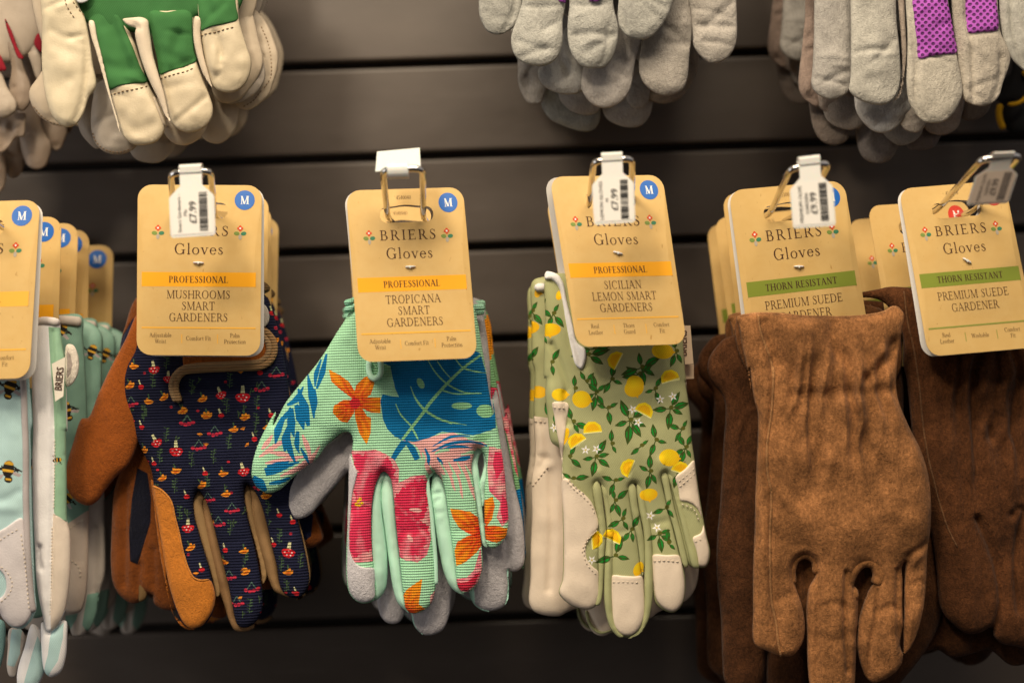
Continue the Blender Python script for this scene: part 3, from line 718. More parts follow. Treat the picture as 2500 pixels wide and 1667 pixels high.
# ------------------------------------------------------------------ cloth patterns (closed shapes in photo pixels)
def rotp(p, x, y, s=1, a=0):
    p = np.asarray(p, float) * s; c, q = math.cos(a), math.sin(a)
    return np.stack([x + p[:, 0] * c - p[:, 1] * q, y + p[:, 0] * q + p[:, 1] * c], 1)
def radial(cx, cy, r, c0, c1, streaks=0, seed=2):
    c0, c1 = np.array(c0), np.array(c1)
    def fn(p):
        d = np.hypot(p[:, 0] - cx, p[:, 1] - cy) / r
        if streaks:
            a = np.arctan2(p[:, 1] - cy, p[:, 0] - cx)
            d = d + .30 * np.sin(a * streaks) + .18 * vnoise(p, 9, seed)
        t = np.clip(d, 0, 1)[:, None]; return c0 * (1 - t) + c1 * t
    return fn
def brushed(c0, c1, scale, seed, bias=0.0, cx=None, cy=None):
    c0, c1 = np.array(c0), np.array(c1)
    def fn(p):
        q = p
        if cx is not None:
            a = np.arctan2(p[:, 1] - cy, p[:, 0] - cx); r = np.hypot(p[:, 0] - cx, p[:, 1] - cy); q = np.stack([a * 60, r * .25], 1)
        t = np.clip(.5 + bias + .9 * vnoise(q, scale, seed) + .3 * vnoise(p, scale * .6, seed + 3), 0, 1)[:, None]
        return c0 * (1 - t) + c1 * t
    return fn
LEAFP = np.array([(0, 0), (5, -4.6), (12, -7.4), (20, -6.4), (27, -3), (33, .6), (25, 4), (17, 6.4), (10, 6.6), (4, 4)])
def ruffle(p, amp, seed=5):
    q = np.asarray(p); t = np.roll(q, -1, 0) - np.roll(q, 1, 0); n = np.stack([-t[:, 1], t[:, 0]], 1); n /= np.maximum(np.linalg.norm(n, axis=1), 1e-6)[:, None]
    return q + n * (np.random.RandomState(seed).uniform(-1, 1, len(q)) * amp)[:, None]
def leaf(x, y, L, a, dark, lite):
    s = L / 32.0
    return [(rotp(LEAFP, x, y, s, a), dark), (rotp([(3, -.9), (9, -5.0), (17, -5.4), (26, -1.9), (17, -1.0)], x, y, s, a), lite), (rotp([(10, 2.2), (13, 4.6), (19, 4.0), (23, 1.8), (16, 1.6)], x, y, s, a), lite)]
def ribbon(pts, w, n=4):
    """closed outline of a brush stroke that tapers at its ends"""
    c = cr(pts, False, n); t = np.gradient(c, axis=0); t /= np.maximum(np.linalg.norm(t, axis=1), 1e-6)[:, None]
    nrm = np.stack([-t[:, 1], t[:, 0]], 1); L = np.linspace(0, 1, len(c)); ww = np.interp(L, np.linspace(0, 1, len(w)), w)[:, None] / 2
    return np.vstack([c + nrm * ww, (c - nrm * ww)[::-1]])

def hand_outline(cx, cy, s, rot=0, flip=1, spread=1.0, thumb=1.0):
    """a plain glove hanging fingers down; (cx, cy) is the middle of the cuff, s its length"""
    p = [(-.20, 0), (-.205, .12), (-.21, .25)]
    if thumb: p += [(-.26, .33), (-.34, .44), (-.40, .53), (-.41, .60), (-.36, .64), (-.29, .60), (-.23, .52), (-.205, .50), (-.215, .58)]
    p += [(-.22, .62), (-.23, .75), (-.235, .86), (-.21, .92), (-.165, .93), (-.13, .88), (-.125, .75), (-.115, .63), (-.10, .64), (-.10, .78), (-.105, .92), (-.08, .99),
          (-.045, 1.0), (-.01, .96), (-.005, .80), (.0, .64), (.012, .64), (.025, .80), (.03, .91), (.055, .96), (.09, .96), (.12, .91), (.12, .78), (.112, .62), (.122, .62), (.145, .72), (.16, .82),
          (.185, .86), (.215, .85), (.235, .79), (.228, .68), (.215, .5), (.205, .3), (.20, .12), (.20, 0)]
    q = np.array(p); q[:, 0] *= flip
    low = np.clip((q[:, 1] - .55) / .45, 0, 1); q[:, 0] *= 1 + (spread - 1) * low
    return rotp(q, cx, cy, s, rot)

# ================================================================== MUSHROOM PRINT PAIR
NAVY = wc(21, 24, 48); RUST = wc(150, 78, 24); TAN = wc(201, 118, 40); KHAKI = wc(150, 116, 74)
def mush_shapes():
    S = []
    red, pale, org, pk, grn, wht = wc(205, 28, 36), wc(214, 206, 150), wc(236, 142, 34), wc(196, 40, 62), wc(74, 98, 60), wc(235, 200, 190)
    def toad(f, s=1.0, a=0.0):
        for x, y in fr(f):
            S.append((rotp([(-3, -24), (3, -25), (5, -4), (-5, -4)], x, y, s, a), pale))
            S.append((rotp([(-16, -2), (-12, -7), (0, -9), (12, -7), (16, -2), (12, 6), (4, 11), (-5, 11), (-12, 6)], x, y, s, a), red))
            for dx, dy in ((-8, -2), (1, -4), (8, 0), (-3, 4), (5, 6)): S.append((rotp([(-1.6, -1.4), (1.6, -1.4), (1.6, 1.4), (-1.6, 1.4)], x + dx * s, y + dy * s, s), wht))
    def chant(f, s=1.0):
        for i, (x, y) in enumerate(fr(f)):
            a = -.25 + .5 * ((i * 37) % 10) / 10 - .2
            k = .92 + .16 * ((i * 53) % 7) / 7; s2 = s * k; fl = -1 if i % 3 == 0 else 1
            q = np.array([(-13, 1), (-6, -3), (0, -5), (3, -10), (7, -9), (7, -4), (13, -4), (12, 2), (6, 7), (-2, 7), (-9, 5)]) * (fl, 1)
            S.append((rotp(q[::fl], x, y, s2, a), org)); S.append((rotp(np.array([(-8, 3), (-1, 0), (9, -1), (5, 4), (-2, 5)]) * (fl, 1), x, y, s2, a), wc(206, 92, 20)))
            S.append((rotp([(-1.5, -18), (1.5, -18), (2, -7), (-1, -6)], x, y, s, a), grn))
    def small(f):
        for x, y in fr(f):
            S.append((rotp([(-2, -17), (1, -18), (2, -4), (-2, -4)], x, y, 1, -.3), pale)); S.append((disc(x, y, 7, 6, 9), red))
    def cherry(f):
        for x, y in fr(f):
            S.append((ribbon(rotp([(0, -14), (-6, -4), (-13, 5)], x, y), (1.5, 2.2, 1.6)), wc(84, 110, 90))); S.append((ribbon(rotp([(0, -14), (6, -4), (13, 4)], x, y), (1.5, 2.2, 1.6)), wc(84, 110, 90)))
            for dx, dy in ((-14, 6), (-4, 9), (5, 7), (14, 4)): S.append((disc(x + dx, y + dy, 5, 4.4, 8), pk))
    def sprig(f):
        for x, y in fr(f):
            S.append((rotp([(-1.1, -20), (.8, -20), (1.4, 20), (-.6, 20)], x, y, .9, .1), grn))
            for k in range(-2, 3):
                for sg in (-1, 1):
                    if (k * 3 + sg + int(x)) % 4: S.append((rotp([(0, -1), (5, -5), (9, -4), (5, -1.4)], x, y + k * 7 + sg, .9, 0) if sg > 0 else rotp([(0, -1), (-5, -1.4), (-9, -4), (-5, -5)], x, y + k * 7 + sg, .9, 0), grn))
    sprig('E 840,20 930,260 970,140 1115,280 1325,180 1015,430 1040,590 1330,670 1415,840 1545,560 1610,720 1730,860 1620,880 1650,1010 1440,1120 1240,260 1480,60 1200,400 W 1080,1130 990,1250 935,1450 1480,1250 1650,1390 1460,1410 1240,1290')
    cherry('E 1085,60 1245,120 1155,200 1200,500 1340,560 1260,640 1320,945 1450,1015 1365,1095 1500,430 W 850,1385 1210,1505 1680,1290 1770,1200 1800,900')
    small('E 825,97 845,300 895,305 1190,360 1280,30 1470,165 1565,30 1080,495 1300,800 1575,770 1165,912 1685,640 1610,600 1705,1050 1500,240 W 915,1290 1425,1470 1740,1470 1670,1200 1740,820')
    chant('E 775,215 830,230 940,388 1025,345 1060,5 1200,30 1418,40 1350,110 1545,95 1295,360 1168,428 1305,478 1535,490 1100,785 1405,805 1290,870 1415,925 1658,925 W 870,1158 840,1282 1060,1355 965,1382 1305,1365 1175,1440 1330,1472 1572,1480 1750,1000')
    rn = random.Random(11)
    for _ in range(70):
        x, y = rn.uniform(300, 720), rn.uniform(880, 1520); k = rn.random()
        if k < .5: S.append((ribbon(np.array([(x, y - 9), (x + rn.uniform(-3, 3), y), (x + rn.uniform(-5, 5), y + 9)]), (2, 3, 2)), wc(66, 84, 50))); S.append((disc(x + 4, y - 2, 4, 2, 7, -.6), wc(70, 92, 54)))
        elif k < .75: S.append((disc(x, y, 4, 3.4, 7), wc(188, 36, 50)))
        else: S.append((rotp([(-7, 2), (0, -4), (8, -5), (4, 4)], x, y, .9, rn.uniform(-.5, .5)), wc(220, 128, 34)))
    toad('E 915,185', .9, -.5); toad('E 1025,235', 1.1); toad('E 1410,350', .95, -.3); toad('E 1085,675', .95); toad('E 1660,815', 1.1, .15)
    toad('W 1000,1180', .9, -.2); toad('W 1560,1355', 1.15); toad('W 1425,1340', .85, -.4); toad('W 1090,1240', .8)
    return S
def wanted(shapes, o):
    """keep shapes wholly inside the outline; trim away the ones outside"""
    r = []
    for s in shapes:
        k = pip(s[0], o)
        if k.all() and seg_dist(s[0], o, np.roll(o, -1, 0))[0].min() > 1.2: r.append(s)
        elif k.any(): r.append(s)
    return r
def mushroom_pair():
    root = thing('glove_pair', 'navy mushroom print gloves with orange suede thumb, front pair behind the Smart Gardeners ticket', 'gloves', P(fr('D 442,488'), .962)[0], 'navy mushroom print glove pairs')
    hang_card(root, '317,424 602,426 598,817 314,815', .960, .948, ('MUSHROOMS', 'SMART', 'GARDENERS'), 'PROFESSIONAL', ORANGE, (('Adjustable', 'Wrist'), ('Comfort Fit',), ('Palm', 'Protection')), leaf=(3, 3))
    d = .986
    body = fr('''W 880,800 900,690 1100,660 1500,660 1690,705 1745,830 1790,1000 1829,1200 S 716,1050 728,1130 ; E 1700,560 1740,760 1765,880 1775,980 1755,1040 1720,1075 1680,1078 1640,1060 1610,1020 1590,900 1560,780 1530,650
      1490,520 1450,450 1420,428 1403,480 1415,580 1440,700 1465,800 1490,930 1508,1080 1500,1160 1465,1220 1410,1250 1365,1235 1345,1180 1330,1100 1310,1000 1285,900 1255,780 1230,680 1200,570 1170,500 1143,466
      1115,510 1115,600 1140,700 1175,820 1200,900 1215,970 1235,1050 1225,1150 1190,1215 1130,1250 1080,1250 1040,1215 1000,1120 965,980 935,820 905,640 885,480 870,350 800,200 760,100 735,0 W 790,1350 785,1250 810,1150 860,1050''')
    o = cr(body, True, 6.5)
    wr = [(fr('E 880,60 1000,90 1200,60 1400,100'), 18, -2.5), (fr('W 1100,1400 1180,1440 1300,1420'), 14, -4), (fr('E 870,100 900,250 905,400'), 14, 4), (fr('E 1000,180 1150,260 1300,230'), 26, 3),
          (fr('W 860,1120 830,1250 850,1400'), 20, 5), (fr('E 1150,380 1190,440'), 12, 4), (fr('E 1440,360 1470,430'), 12, 4), (fr('E 1100,640 1130,660'), 10, -3), (fr('E 1270,760 1400,740'), 9, -2.5), (fr('E 1580,700 1700,690'), 9, -2.5)]
    b, f = panel('glove', body, RIB, root, d, NAVY, 27, 42, 6.5, wanted(mush_shapes(), o), wr, (2.2, 75, 4), back=RUST)
    drape('leather_patch', fr('''E 883,432 930,447 985,497 1005,540 1015,600 1040,700 1070,830 1095,900 1125,955 1165,972 1205,970 1222,1000 1236,1060 1228,1130 1200,1190 1155,1240 1100,1252 1062,1225 1022,1150 987,1050 957,930 932,780 907,620 887,500'''),
          FELT, b, f, 5, TAN, edge=4)
    cord('patch_piping', fr('E 884,436 930,450 983,500 1003,545 1014,602 1039,702 1069,832 1094,902 1126,955 1166,970 1204,968'), 2.2, FELT, b, f, lift=4.2, col=wc(206, 128, 52))
    panel('finger_side', fr('E 868,400 880,520 900,700 930,900 970,1090 1000,1180 1040,1240 1085,1262 1120,1258 1000,1180 950,900 915,640 890,420'), FELT, b, d + .004, wc(186, 104, 34), 16, 24, 6, noise=(1, 40, 8))
    gk = dict(noise=(1.6, 45, 3))
    panel('finger_gusset', fr('E 1143,464 1108,490 1093,545 1100,600 1130,690 1165,800 1200,905 1228,1010 1242,1075 1262,1060 1240,900 1205,760 1180,640 1165,540 1172,500'), PLAIN, b, d + .0035, KHAKI, 18, 18, 5, **gk)
    panel('finger_gusset', fr('E 1150,475 1160,560 1175,660 1195,770 1225,900 1255,1020 1290,1130 1315,1210 1350,1265 1395,1272 1440,1262 1480,1225 1420,1235 1360,1200 1345,1120 1320,1000 1295,900 1265,780 1240,680 1210,570 1180,495'), PLAIN, b, d + .0045, wc(141, 104, 66), 18, 18, 5, **gk)
    panel('finger_gusset', fr('E 1415,424 1393,450 1390,500 1405,580 1430,660 1455,740 1490,880 1510,1000 1530,960 1500,800 1465,650 1450,560 1440,470'), PLAIN, b, d + .0035, KHAKI, 18, 18, 5, **gk)
    panel('finger_gusset', fr('E 1428,430 1440,520 1450,640 1480,760 1515,880 1545,980 1575,1040 1610,1058 1660,1075 1640,1040 1610,1000 1590,880 1565,780 1535,650 1500,520 1460,445'), PLAIN, b, d + .0045, wc(146, 110, 70), 18, 18, 5, **gk)
    panel('finger_gusset', fr('E 1705,600 1735,700 1765,830 1782,950 1770,1020 1740,1075 1700,1090 1750,1040 1765,960 1755,860 1730,720 1700,610'), PLAIN, b, d + .003, KHAKI, 12, 16, 5, **gk)
    drape('wrist_tab', fr('W 1195,1040 1300,960 1500,900 1690,900 1730,960 1740,1050 1700,1120 1600,1150 1400,1160 1200,1178'), FELT, b, f, 6, wc(158, 84, 28), edge=5)
    path = fr('W 1660,915 1715,950 1750,1000 1758,1060 1735,1120 1680,1158 1560,1166 1400,1172 1270,1180 1195,1192 1152,1235 1140,1300 1165,1385')
    cord('tab_binding', path, 9, RIB, b, f, lift=7, flat=.55, col=wc(168, 128, 84))
    tin = path + np.array([0, 0]); inner = fr('W 1648,940 1690,968 1720,1008 1726,1058 1708,1102 1665,1130 1560,1140 1400,1147 1262,1156 1180,1176 1128,1230 1114,1300 1142,1382')
    cord('tab_binding', inner, 7, RIB, b, f, lift=8, flat=.6, col=wc(180, 142, 98))
    panel('hook_tape_disc', fr('W 1640,760 1690,770 1718,830 1708,890 1670,915 1630,900'), FELT, b, d - .009, wc(196, 182, 164), 5, 14, 5)
    cord('cuff_band', fr('W 1640,652 1680,660 1700,690'), 14, RIB, b, d=d - .001, col=wc(110, 84, 50))
    panel('glove_thumb', fr('W 880,830 800,990 700,1180 630,1330 560,1490 ; E 470,50 420,190 383,320 372,400 400,480 450,530 510,550 560,522 620,440 680,370 740,310 790,200 830,100 ; W 870,1300 930,1100'), FELT, b, d + .001, wc(150, 76, 24), 26, 36, 7, noise=(2, 60, 9),
          wr=[(fr('E 520,80 480,250 470,400'), 26, 2.5)])
    # the second glove of the pair, palm side forward
    sec = fr('''W 900,700 800,900 760,1100 ; E 760,200 700,330 655,470 640,700 636,900 650,1000 690,1068 760,1112 810,1098 845,1062 875,1062 880,1105 920,1140 990,1152 1050,1140 1120,1150 1180,1165 1230,1192 1290,1190 1310,1150 1320,1000
      1450,1000 1500,1030 1580,1020 1640,980 1700,900 1740,800 1800,790 1855,745 1850,700 1810,600 1770,480 1740,300 1700,50 ; W 1740,900 1690,700''')
    b2, f2 = panel('glove', sec, FELT, root, d + .016, wc(118, 60, 18), 24, 40, 8, [(fr('E 800,330 860,360 880,500 878,640 800,880 760,860 752,700 770,500'), wc(14, 15, 28)), (fr('W 860,850 735,1050 745,1200 800,1250 880,1100'), NAVY), (fr('E 1740,560 1800,600 1790,720 1740,760 1700,600'), NAVY)],
                   [(fr('E 730,420 725,700 720,1000'), 7, -8), (fr('E 810,880 800,1000 830,1060'), 7, -8), (fr('E 885,800 890,1000'), 8, -8)], (2.5, 60, 12), back=NAVY)
    panel('finger_gusset', fr('E 815,700 808,900 795,1040 800,1100 835,1085 850,900 860,720'), PLAIN, b2, d + .013, wc(112, 84, 48), 12, 14, 6)
    return root
MUSH = mushroom_pair()
for i, (dx, dy, dz, rz, lab) in enumerate([(-.003, .042, -.002, .02, 'navy mushroom print gloves second from the front of their hook'), (-.005, .068, -.008, -.03, 'navy mushroom print gloves third from the front of their hook, a card edge showing'),
                                          (-.005, .094, -.013, .03, 'navy mushroom print gloves hanging rearmost on their hook against the wall')]):
    dup(MUSH, (dx, dy, dz), (0, rz * .4, rz), lab, drop=('card_back_leaf',))
hook('chrome hook loop holding the navy mushroom print gloves', (392, 398), (484, 392), (399, 497), (493, 496), .905, .962)
price_ticket('white price ticket £7.99 Smart Gardeners on the mushroom glove hook', '384,380 490,374 496,541 391,548', .903, -.006, [('Smart Gardeners -', 24, 8.5), ('Mu', 38, 8.5)], '£7.99', seed=4)

# ================================================================== TROPICAL PRINT PAIR
MINT = wc(172, 222, 172); MINTL = wc(190, 228, 194); TEAL = wc(0, 112, 160); PINK = wc(240, 172, 160); HOT = wc(226, 52, 84); ORNG = wc(248, 146, 22); REDO = wc(222, 66, 22); GREYS = wc(184, 174, 168)
def tropic_shapes():
    S = []
    hib1 = brushed(HOT, wc(240, 150, 152), 13, 4, -.50, *fr('G 600,600')[0]); hib2 = brushed(wc(222, 44, 76), wc(240, 150, 150), 13, 7, -.66, *fr('G 890,690')[0])
    edge = brushed(PINK, wc(226, 90, 110), 10, 9, .0)
    # monstera leaf
    S.append((poly(fr('''F 752,1200 765,1150 1000,1120 1250,1130 1285,1150 1310,1240 1335,1330 1360,1450 ; G 1318,10 1330,110 1336,205 1290,222 1215,243 1150,232 1050,222 960,268 905,275 840,266 800,248 762,210 738,160 724,60 735,25 ; F 742,1365 790,1378 842,1384 822,1340 806,1270 796,1215'''), 8), TEAL))
    S.append((poly(fr('G 840,262 880,270 830,330 800,375 775,370 800,320'), 8), TEAL))
    for pth, w in (('F 1285,1158 1200,1220 1105,1310 1000,1430 ; G 960,110 890,200 838,268', (5, 7, 8, 6)), ('F 1150,1180 1190,1225 1280,1250 1320,1255', (3, 4, 2)), ('F 1000,1185 1040,1250 1100,1310 1200,1360 1290,1365', (2, 4, 4, 2)),
                   ('F 905,1325 930,1390 975,1450 1050,1500 1130,1530', (2, 4, 4, 2)), ('G 890,200 910,235 925,265', (4, 5, 3)), ('G 805,75 830,130 890,195', (2, 4, 4)), ('G 890,5 920,60 965,110 1050,160 1180,188', (2, 4, 5, 4, 1)), ('G 1040,0 1120,22 1240,20', (4, 3, 1)), ('F 1050,1190 1085,1240 1130,1290', (2, 3, 2))):
        S.append((ribbon(fr(pth), w), wc(148, 206, 140)))
    for c, rx, ry, a in (('G 1155,86', 25, 9, 0), ('G 1280,115', 22, 16, .1), ('F 960,1310', 8, 14, -.5), ('G 1262,255', 22, 10, -.2)):
        x, y = fr(c)[0]; S.append((disc(x, y, rx, ry, 16, a), wc(150, 205, 145)))
    # pink palm frond
    S.append((poly(fr('G 838,265 900,278 960,262 1040,236 1110,228 1140,238 1200,268 1250,275 1290,290 1260,310 1240,330 1210,400 1205,440 1060,455 1000,420 950,390 930,320 905,290'), 8), PINK))
    for pth, w in (('G 960,310 980,360 975,400', (4, 9, 6)), ('G 1000,300 1100,250 1200,245', (2, 7, 2)), ('G 990,330 1100,285 1230,280 1290,300', (2, 8, 7, 3)), ('G 1040,320 1120,300 1210,310', (3, 8, 3)), ('G 1110,375 1160,368 1200,360', (6, 12, 8)), ('G 1025,360 1045,385 1055,400', (4, 9, 4)), ('G 855,272 890,310 920,370', (8, 16, 14))):
        S.append((ribbon(fr(pth), w), TEAL))
    for pth in ('G 1010,380 1030,450 1060,560', 'G 1060,390 1090,460 1120,540', 'G 1100,400 1135,480 1160,580', 'G 1150,400 1190,480 1225,590', 'G 1190,420 1215,500 1235,560', 'G 960,380 985,440 1000,470'):
        S.append((ribbon(fr(pth), (7, 12, 10, 2)), PINK))
    for pth in ('G 1040,385 1075,450 1100,540', 'G 1085,385 1120,460 1140,540', 'G 1130,385 1165,460 1195,560', 'G 1172,400 1205,470 1220,520', 'G 985,400 1010,450 1030,500', 'G 1010,345 1030,330 1090,318', 'G 945,330 955,360 950,395', 'G 1150,345 1200,335 1240,338'):
        S.append((ribbon(fr(pth), (2, 6, 8, 7)), MINT))
    # orange flower on the wrist
    cx, cy = fr('G 590,72')[0]
    for pth in ('F 600,1400 520,1340 475,1300 460,1235 520,1265 570,1300 620,1380', 'F 595,1380 610,1320 650,1280 690,1262 710,1310 690,1370 640,1410', 'F 620,1390 690,1385 742,1385 742,1470 690,1468 630,1440', 'F 600,1420 640,1440 670,1490 ; G 675,150 672,230 650,292 610,230 590,150 585,90', 'F 600,1400 540,1400 488,1432 482,1470 520,1515 560,1525 600,1470'):
        S.append((poly(fr(pth), 6), radial(cx, cy, 84, wc(206, 34, 22), ORNG, 22)))
    S.append((disc(cx, cy, 13, 13, 14), wc(200, 36, 40)))
    # thumb: blue fronds over pink
    for pth in ('G 75,360 180,290 250,250', 'G 90,320 130,270 150,240', 'G 110,390 240,370 340,350', 'G 190,460 280,420 380,330', 'G 310,240 340,320 350,380', 'G 130,330 230,350 280,380', 'G 250,440 330,400 400,300'):
        S.append((ribbon(fr(pth), (4, 13, 10, 3)), PINK))
    for pth, w in (('F 445,1150 425,1250 395,1340', (5, 15, 5)), ('F 415,1180 390,1260 385,1330', (4, 13, 3)), ('F 340,1260 370,1380 380,1500', (3, 20, 4)), ('F 290,1340 330,1450 350,1540', (5, 24, 8)), ('G 360,0 372,70 370,140', (18, 18, 2)), ('G 275,80 300,150 318,215', (10, 24, 2)), ('G 250,100 250,180 265,250', (10, 22, 4)),
                   ('G 205,150 180,210 165,290', (12, 20, 3)), ('G 240,190 220,270 215,330', (10, 22, 4)), ('G 235,230 240,310 270,390', (6, 16, 4)), ('G 285,220 280,300 292,340', (8, 14, 2)), ('G 300,310 330,370 340,400', (4, 10, 3)), ('G 110,440 160,425 240,400 290,385', (20, 22, 12, 3)), ('G 120,410 180,400 240,380', (8, 16, 4)),
                   ('G 40,470 80,500 110,540', (14, 26, 10)), ('G 130,500 190,490 240,470', (6, 12, 6)), ('F 230,1430 280,1400 320,1330', (6, 16, 4)), ('F 190,1520 240,1470 250,1440', (6, 14, 4))):
        S.append((ribbon(fr(pth), w), TEAL))
    # hibiscus on the index and middle fingers
    S.append((poly(fr('G 560,325 640,322 700,318 760,345 800,375 822,420 818,520 800,600 700,580 690,700 680,860 690,915 580,918 545,850 545,700 560,600 595,440'), 6), edge))
    S.append((ruffle(poly(fr('G 575,345 690,335 770,370 800,430 795,520 690,540 680,700 670,860 585,885 550,820 552,700 575,600 602,440'), 5), 6, 3), hib1))
    for dx, dy in ((0, 0), (9, 5), (-5, 7), (5, -6), (2, 10)):
        x, y = fr('G 603,595')[0]; S.append((disc(x + dx, y + dy, 4.5, 4, 8), wc(250, 190, 30)))
    S.append((poly(fr('G 790,520 830,490 900,455 960,452 985,520 985,700 990,800 970,880 920,918 860,910 815,890 795,700'), 8), edge))
    S.append((ruffle(poly(fr('G 792,560 840,520 905,480 955,480 975,560 968,660 930,690 980,730 972,820 930,880 860,885 815,860 795,700'), 5), 6, 4), hib2))
    x, y = fr('G 910,640')[0]; S.append((disc(x, y, 16, 5, 10, .1), PINK)); x, y = fr('G 880,790')[0]; S.append((disc(x, y, 10, 5, 10, .9), PINK))
    # orange petals
    x, y = fr('G 850,1180')[0]; S.append((poly(fr('G 945,1005 900,1035 860,1065 842,1095 850,1140 850,1200 900,1195 960,1170 925,1140 935,1080'), 6), radial(x, y, 60, REDO, ORNG, 16)))
    S.append((poly(fr('G 1012,1070 985,1100 985,1150 1012,1120'), 6), PINK))
    x, y = fr('G 1250,770')[0]; fl = radial(x, y, 92, wc(218, 44, 22), ORNG, 18)
    for pth in ('G 1250,690 1200,650 1150,640 1092,632 1105,680 1140,735 1190,765 1262,790', 'G 1262,760 1180,780 1130,810 1115,860 1125,940 1170,920 1230,870 1262,830', 'G 1275,590 1320,570 1330,620 1315,690 1285,730 1272,700', 'G 1272,725 1330,722 1398,740 1390,790 1340,818 1280,800'):
        S.append((poly(fr(pth), 6), fl))
    S.append((poly(fr('G 1255,840 1262,960 1240,1030 1190,1080 1130,1075 1125,1010 1180,1000 1220,960'), 8), edge))
    S.append((poly(fr('G 1250,970 1225,1035 1180,1075 1132,1065 1130,1030 1190,1020'), 8), wc(206, 40, 60)))
    S.append((poly(fr('G 1300,300 1365,320 1385,430 1398,580 1404,700 1370,730 1340,680 1360,600 1300,540 1290,420'), 8), edge))
    S.append((poly(fr('G 1330,330 1365,340 1378,420 1340,480 1320,400'), 8), HOT)); S.append((poly(fr('G 1370,560 1398,600 1400,690 1375,715 1360,640'), 8), HOT))
    return S
def tropical_pair():
    root = thing('glove_pair', 'mint green tropical flower print gloves, front pair of their hook, card numbered 4540040', 'gloves', P(fr('D 932,488'), .955)[0], 'mint tropical print glove pairs')
    hang_card(root, '795,438 1063,430 1097,822 824,832', .955, .936, ('TROPICANA', 'SMART', 'GARDENERS'), 'PROFESSIONAL', ORANGE, (('Adjustable', 'Wrist'), ('Comfort Fit',), ('Palm', 'Protection')), code='4540040', leaf=(-7, 2), barb_rot=0, leaf_slope=.026)
    d = .970
    body = fr('''F 590,890 560,935 530,985 500,1030 440,1130 380,1215 300,1312 220,1415 150,1540 ; G 160,120 100,220 60,310 35,400 33,470 58,520 100,549 140,552 190,530 240,482 310,420 380,370 430,300 480,255 520,228 556,232 572,268 565,335
     552,440 548,560 543,700 538,850 538,1000 555,1090 600,1135 650,1140 690,1118 690,1000 678,900 670,750 675,600 700,490 735,438 770,470 788,560 800,700 820,880 838,1060 855,1170 890,1195 940,1185 985,1150 1010,1080 1012,960 996,800 986,650 972,510 1000,446
     1040,470 1062,530 1080,650 1100,800 1120,950 1132,1050 1160,1085 1200,1075 1240,1030 1262,960 1256,800 1236,650 1216,500 1206,400 1240,314 1275,350 1285,440 1276,520 1274,640 1277,760 1288,830 1320,848 1360,825 1395,770 1403,700 1392,560 1380,420 1365,320 1350,230 1330,120 1315,0
     F 1355,1480 1335,1380 1315,1250 1290,1100 1265,960 1240,890 1000,870 700,870''')
    o = cr(body, True, 6.5)
    wr = [(fr('G 500,140 540,190 570,270'), 12, -5), (fr('F 640,1150 660,1250 640,1330'), 12, -4), (fr('F 720,1180 800,1230'), 12, 4), (fr('F 600,950 560,1060'), 14, 3), (fr('G 720,360 745,420'), 12, 5), (fr('G 990,370 1002,430'), 12, 5), (fr('G 1220,250 1240,300'), 10, 5),
          (fr('G 560,640 660,630'), 9, -3), (fr('G 810,760 980,740'), 9, -3), (fr('G 1110,760 1240,730'), 9, -3), (fr('G 380,200 450,240 540,240'), 18, -3), (fr('G 1290,200 1340,260'), 14, -3), (fr('G 800,240 1000,290 1200,260'), 26, 3)]
    b, f = panel('glove', body, KNIT, root, d, MINT, 27, 42, 5.5, wanted(tropic_shapes(), o), wr, (2.0, 80, 14), back=GREYS)
    drape('leather_patch', fr('G 556,345 580,400 600,440 592,480 572,560 560,700 556,800 565,880 600,930 640,945 684,952 690,1040 688,1110 650,1134 602,1130 560,1088 543,1000 543,850 546,700 548,560 550,440'), FELT, b, f, 4, wc(196, 186, 180), edge=3.5)
    gk = dict(noise=(1.8, 40, 5))
    gc = MINTL
    panel('finger_gusset', fr('G 738,430 705,455 690,510 676,600 668,740 670,880 678,1010 686,1125 715,1112 748,1060 756,900 742,760 728,660 724,560 732,500 748,470'), PLAIN, b, d + .0028, wc(176, 214, 182), 22, 18, 5, **gk)
    panel('finger_gusset', fr('G 745,432 728,500 722,580 732,680 748,800 765,930 785,1060 812,1140 850,1178 872,1195 870,1150 845,1050 825,900 808,750 795,600 782,490 768,450'), PLAIN, b, d + .0034, gc, 22, 18, 5, **gk)
    cord('finger_gusset', fr('G 1000,440 972,470 974,540 988,640 1000,760 1012,900 1016,1040'), 5.5, PLAIN, b, d=d + .0005, lift=3, col=gc)
    panel('finger_gusset', fr('G 1005,438 990,510 985,580 995,650 1012,760 1035,880 1058,980 1090,1050 1130,1085 1165,1095 1150,1060 1132,960 1112,800 1092,680 1072,560 1050,480 1030,445'), PLAIN, b, d + .0034, gc, 24, 20, 5, wr=[(fr('G 990,560 1040,550'), 6, -4), (fr('G 1000,610 1030,585'), 6, -4), (fr('G 1010,660 1060,650'), 7, -2)], **gk)
    panel('finger_gusset', fr('G 1240,304 1212,325 1198,370 1200,440 1216,560 1236,680 1254,800 1268,836 1290,846 1282,780 1268,680 1256,560 1246,450 1240,400 1246,360 1262,330'), PLAIN, b, d + .0030, gc, 20, 16, 5, **gk)
    panel('finger_gusset', fr('G 1245,306 1262,340 1272,400 1262,450 1248,500 1252,580 1262,640 1276,600 1278,540 1294,490 1302,430 1294,360 1272,318'), PLAIN, b, d + .0034, gc, 20, 16, 5, **gk)
    cord('pull_loop', fr('F 684,1180 680,1230 690,1270 712,1284 738,1270 748,1230 742,1180'), 7.5, PLAIN, b, f, lift=9, col=MINTL, flat=.7)
    cord('cuff_band', fr('F 540,876 590,862'), 8, KNIT, b, d=d - .004, col=wc(150, 206, 166)); cord('cuff_band', fr('F 541,910 592,896'), 8, KNIT, b, d=d - .004, col=wc(160, 214, 178))
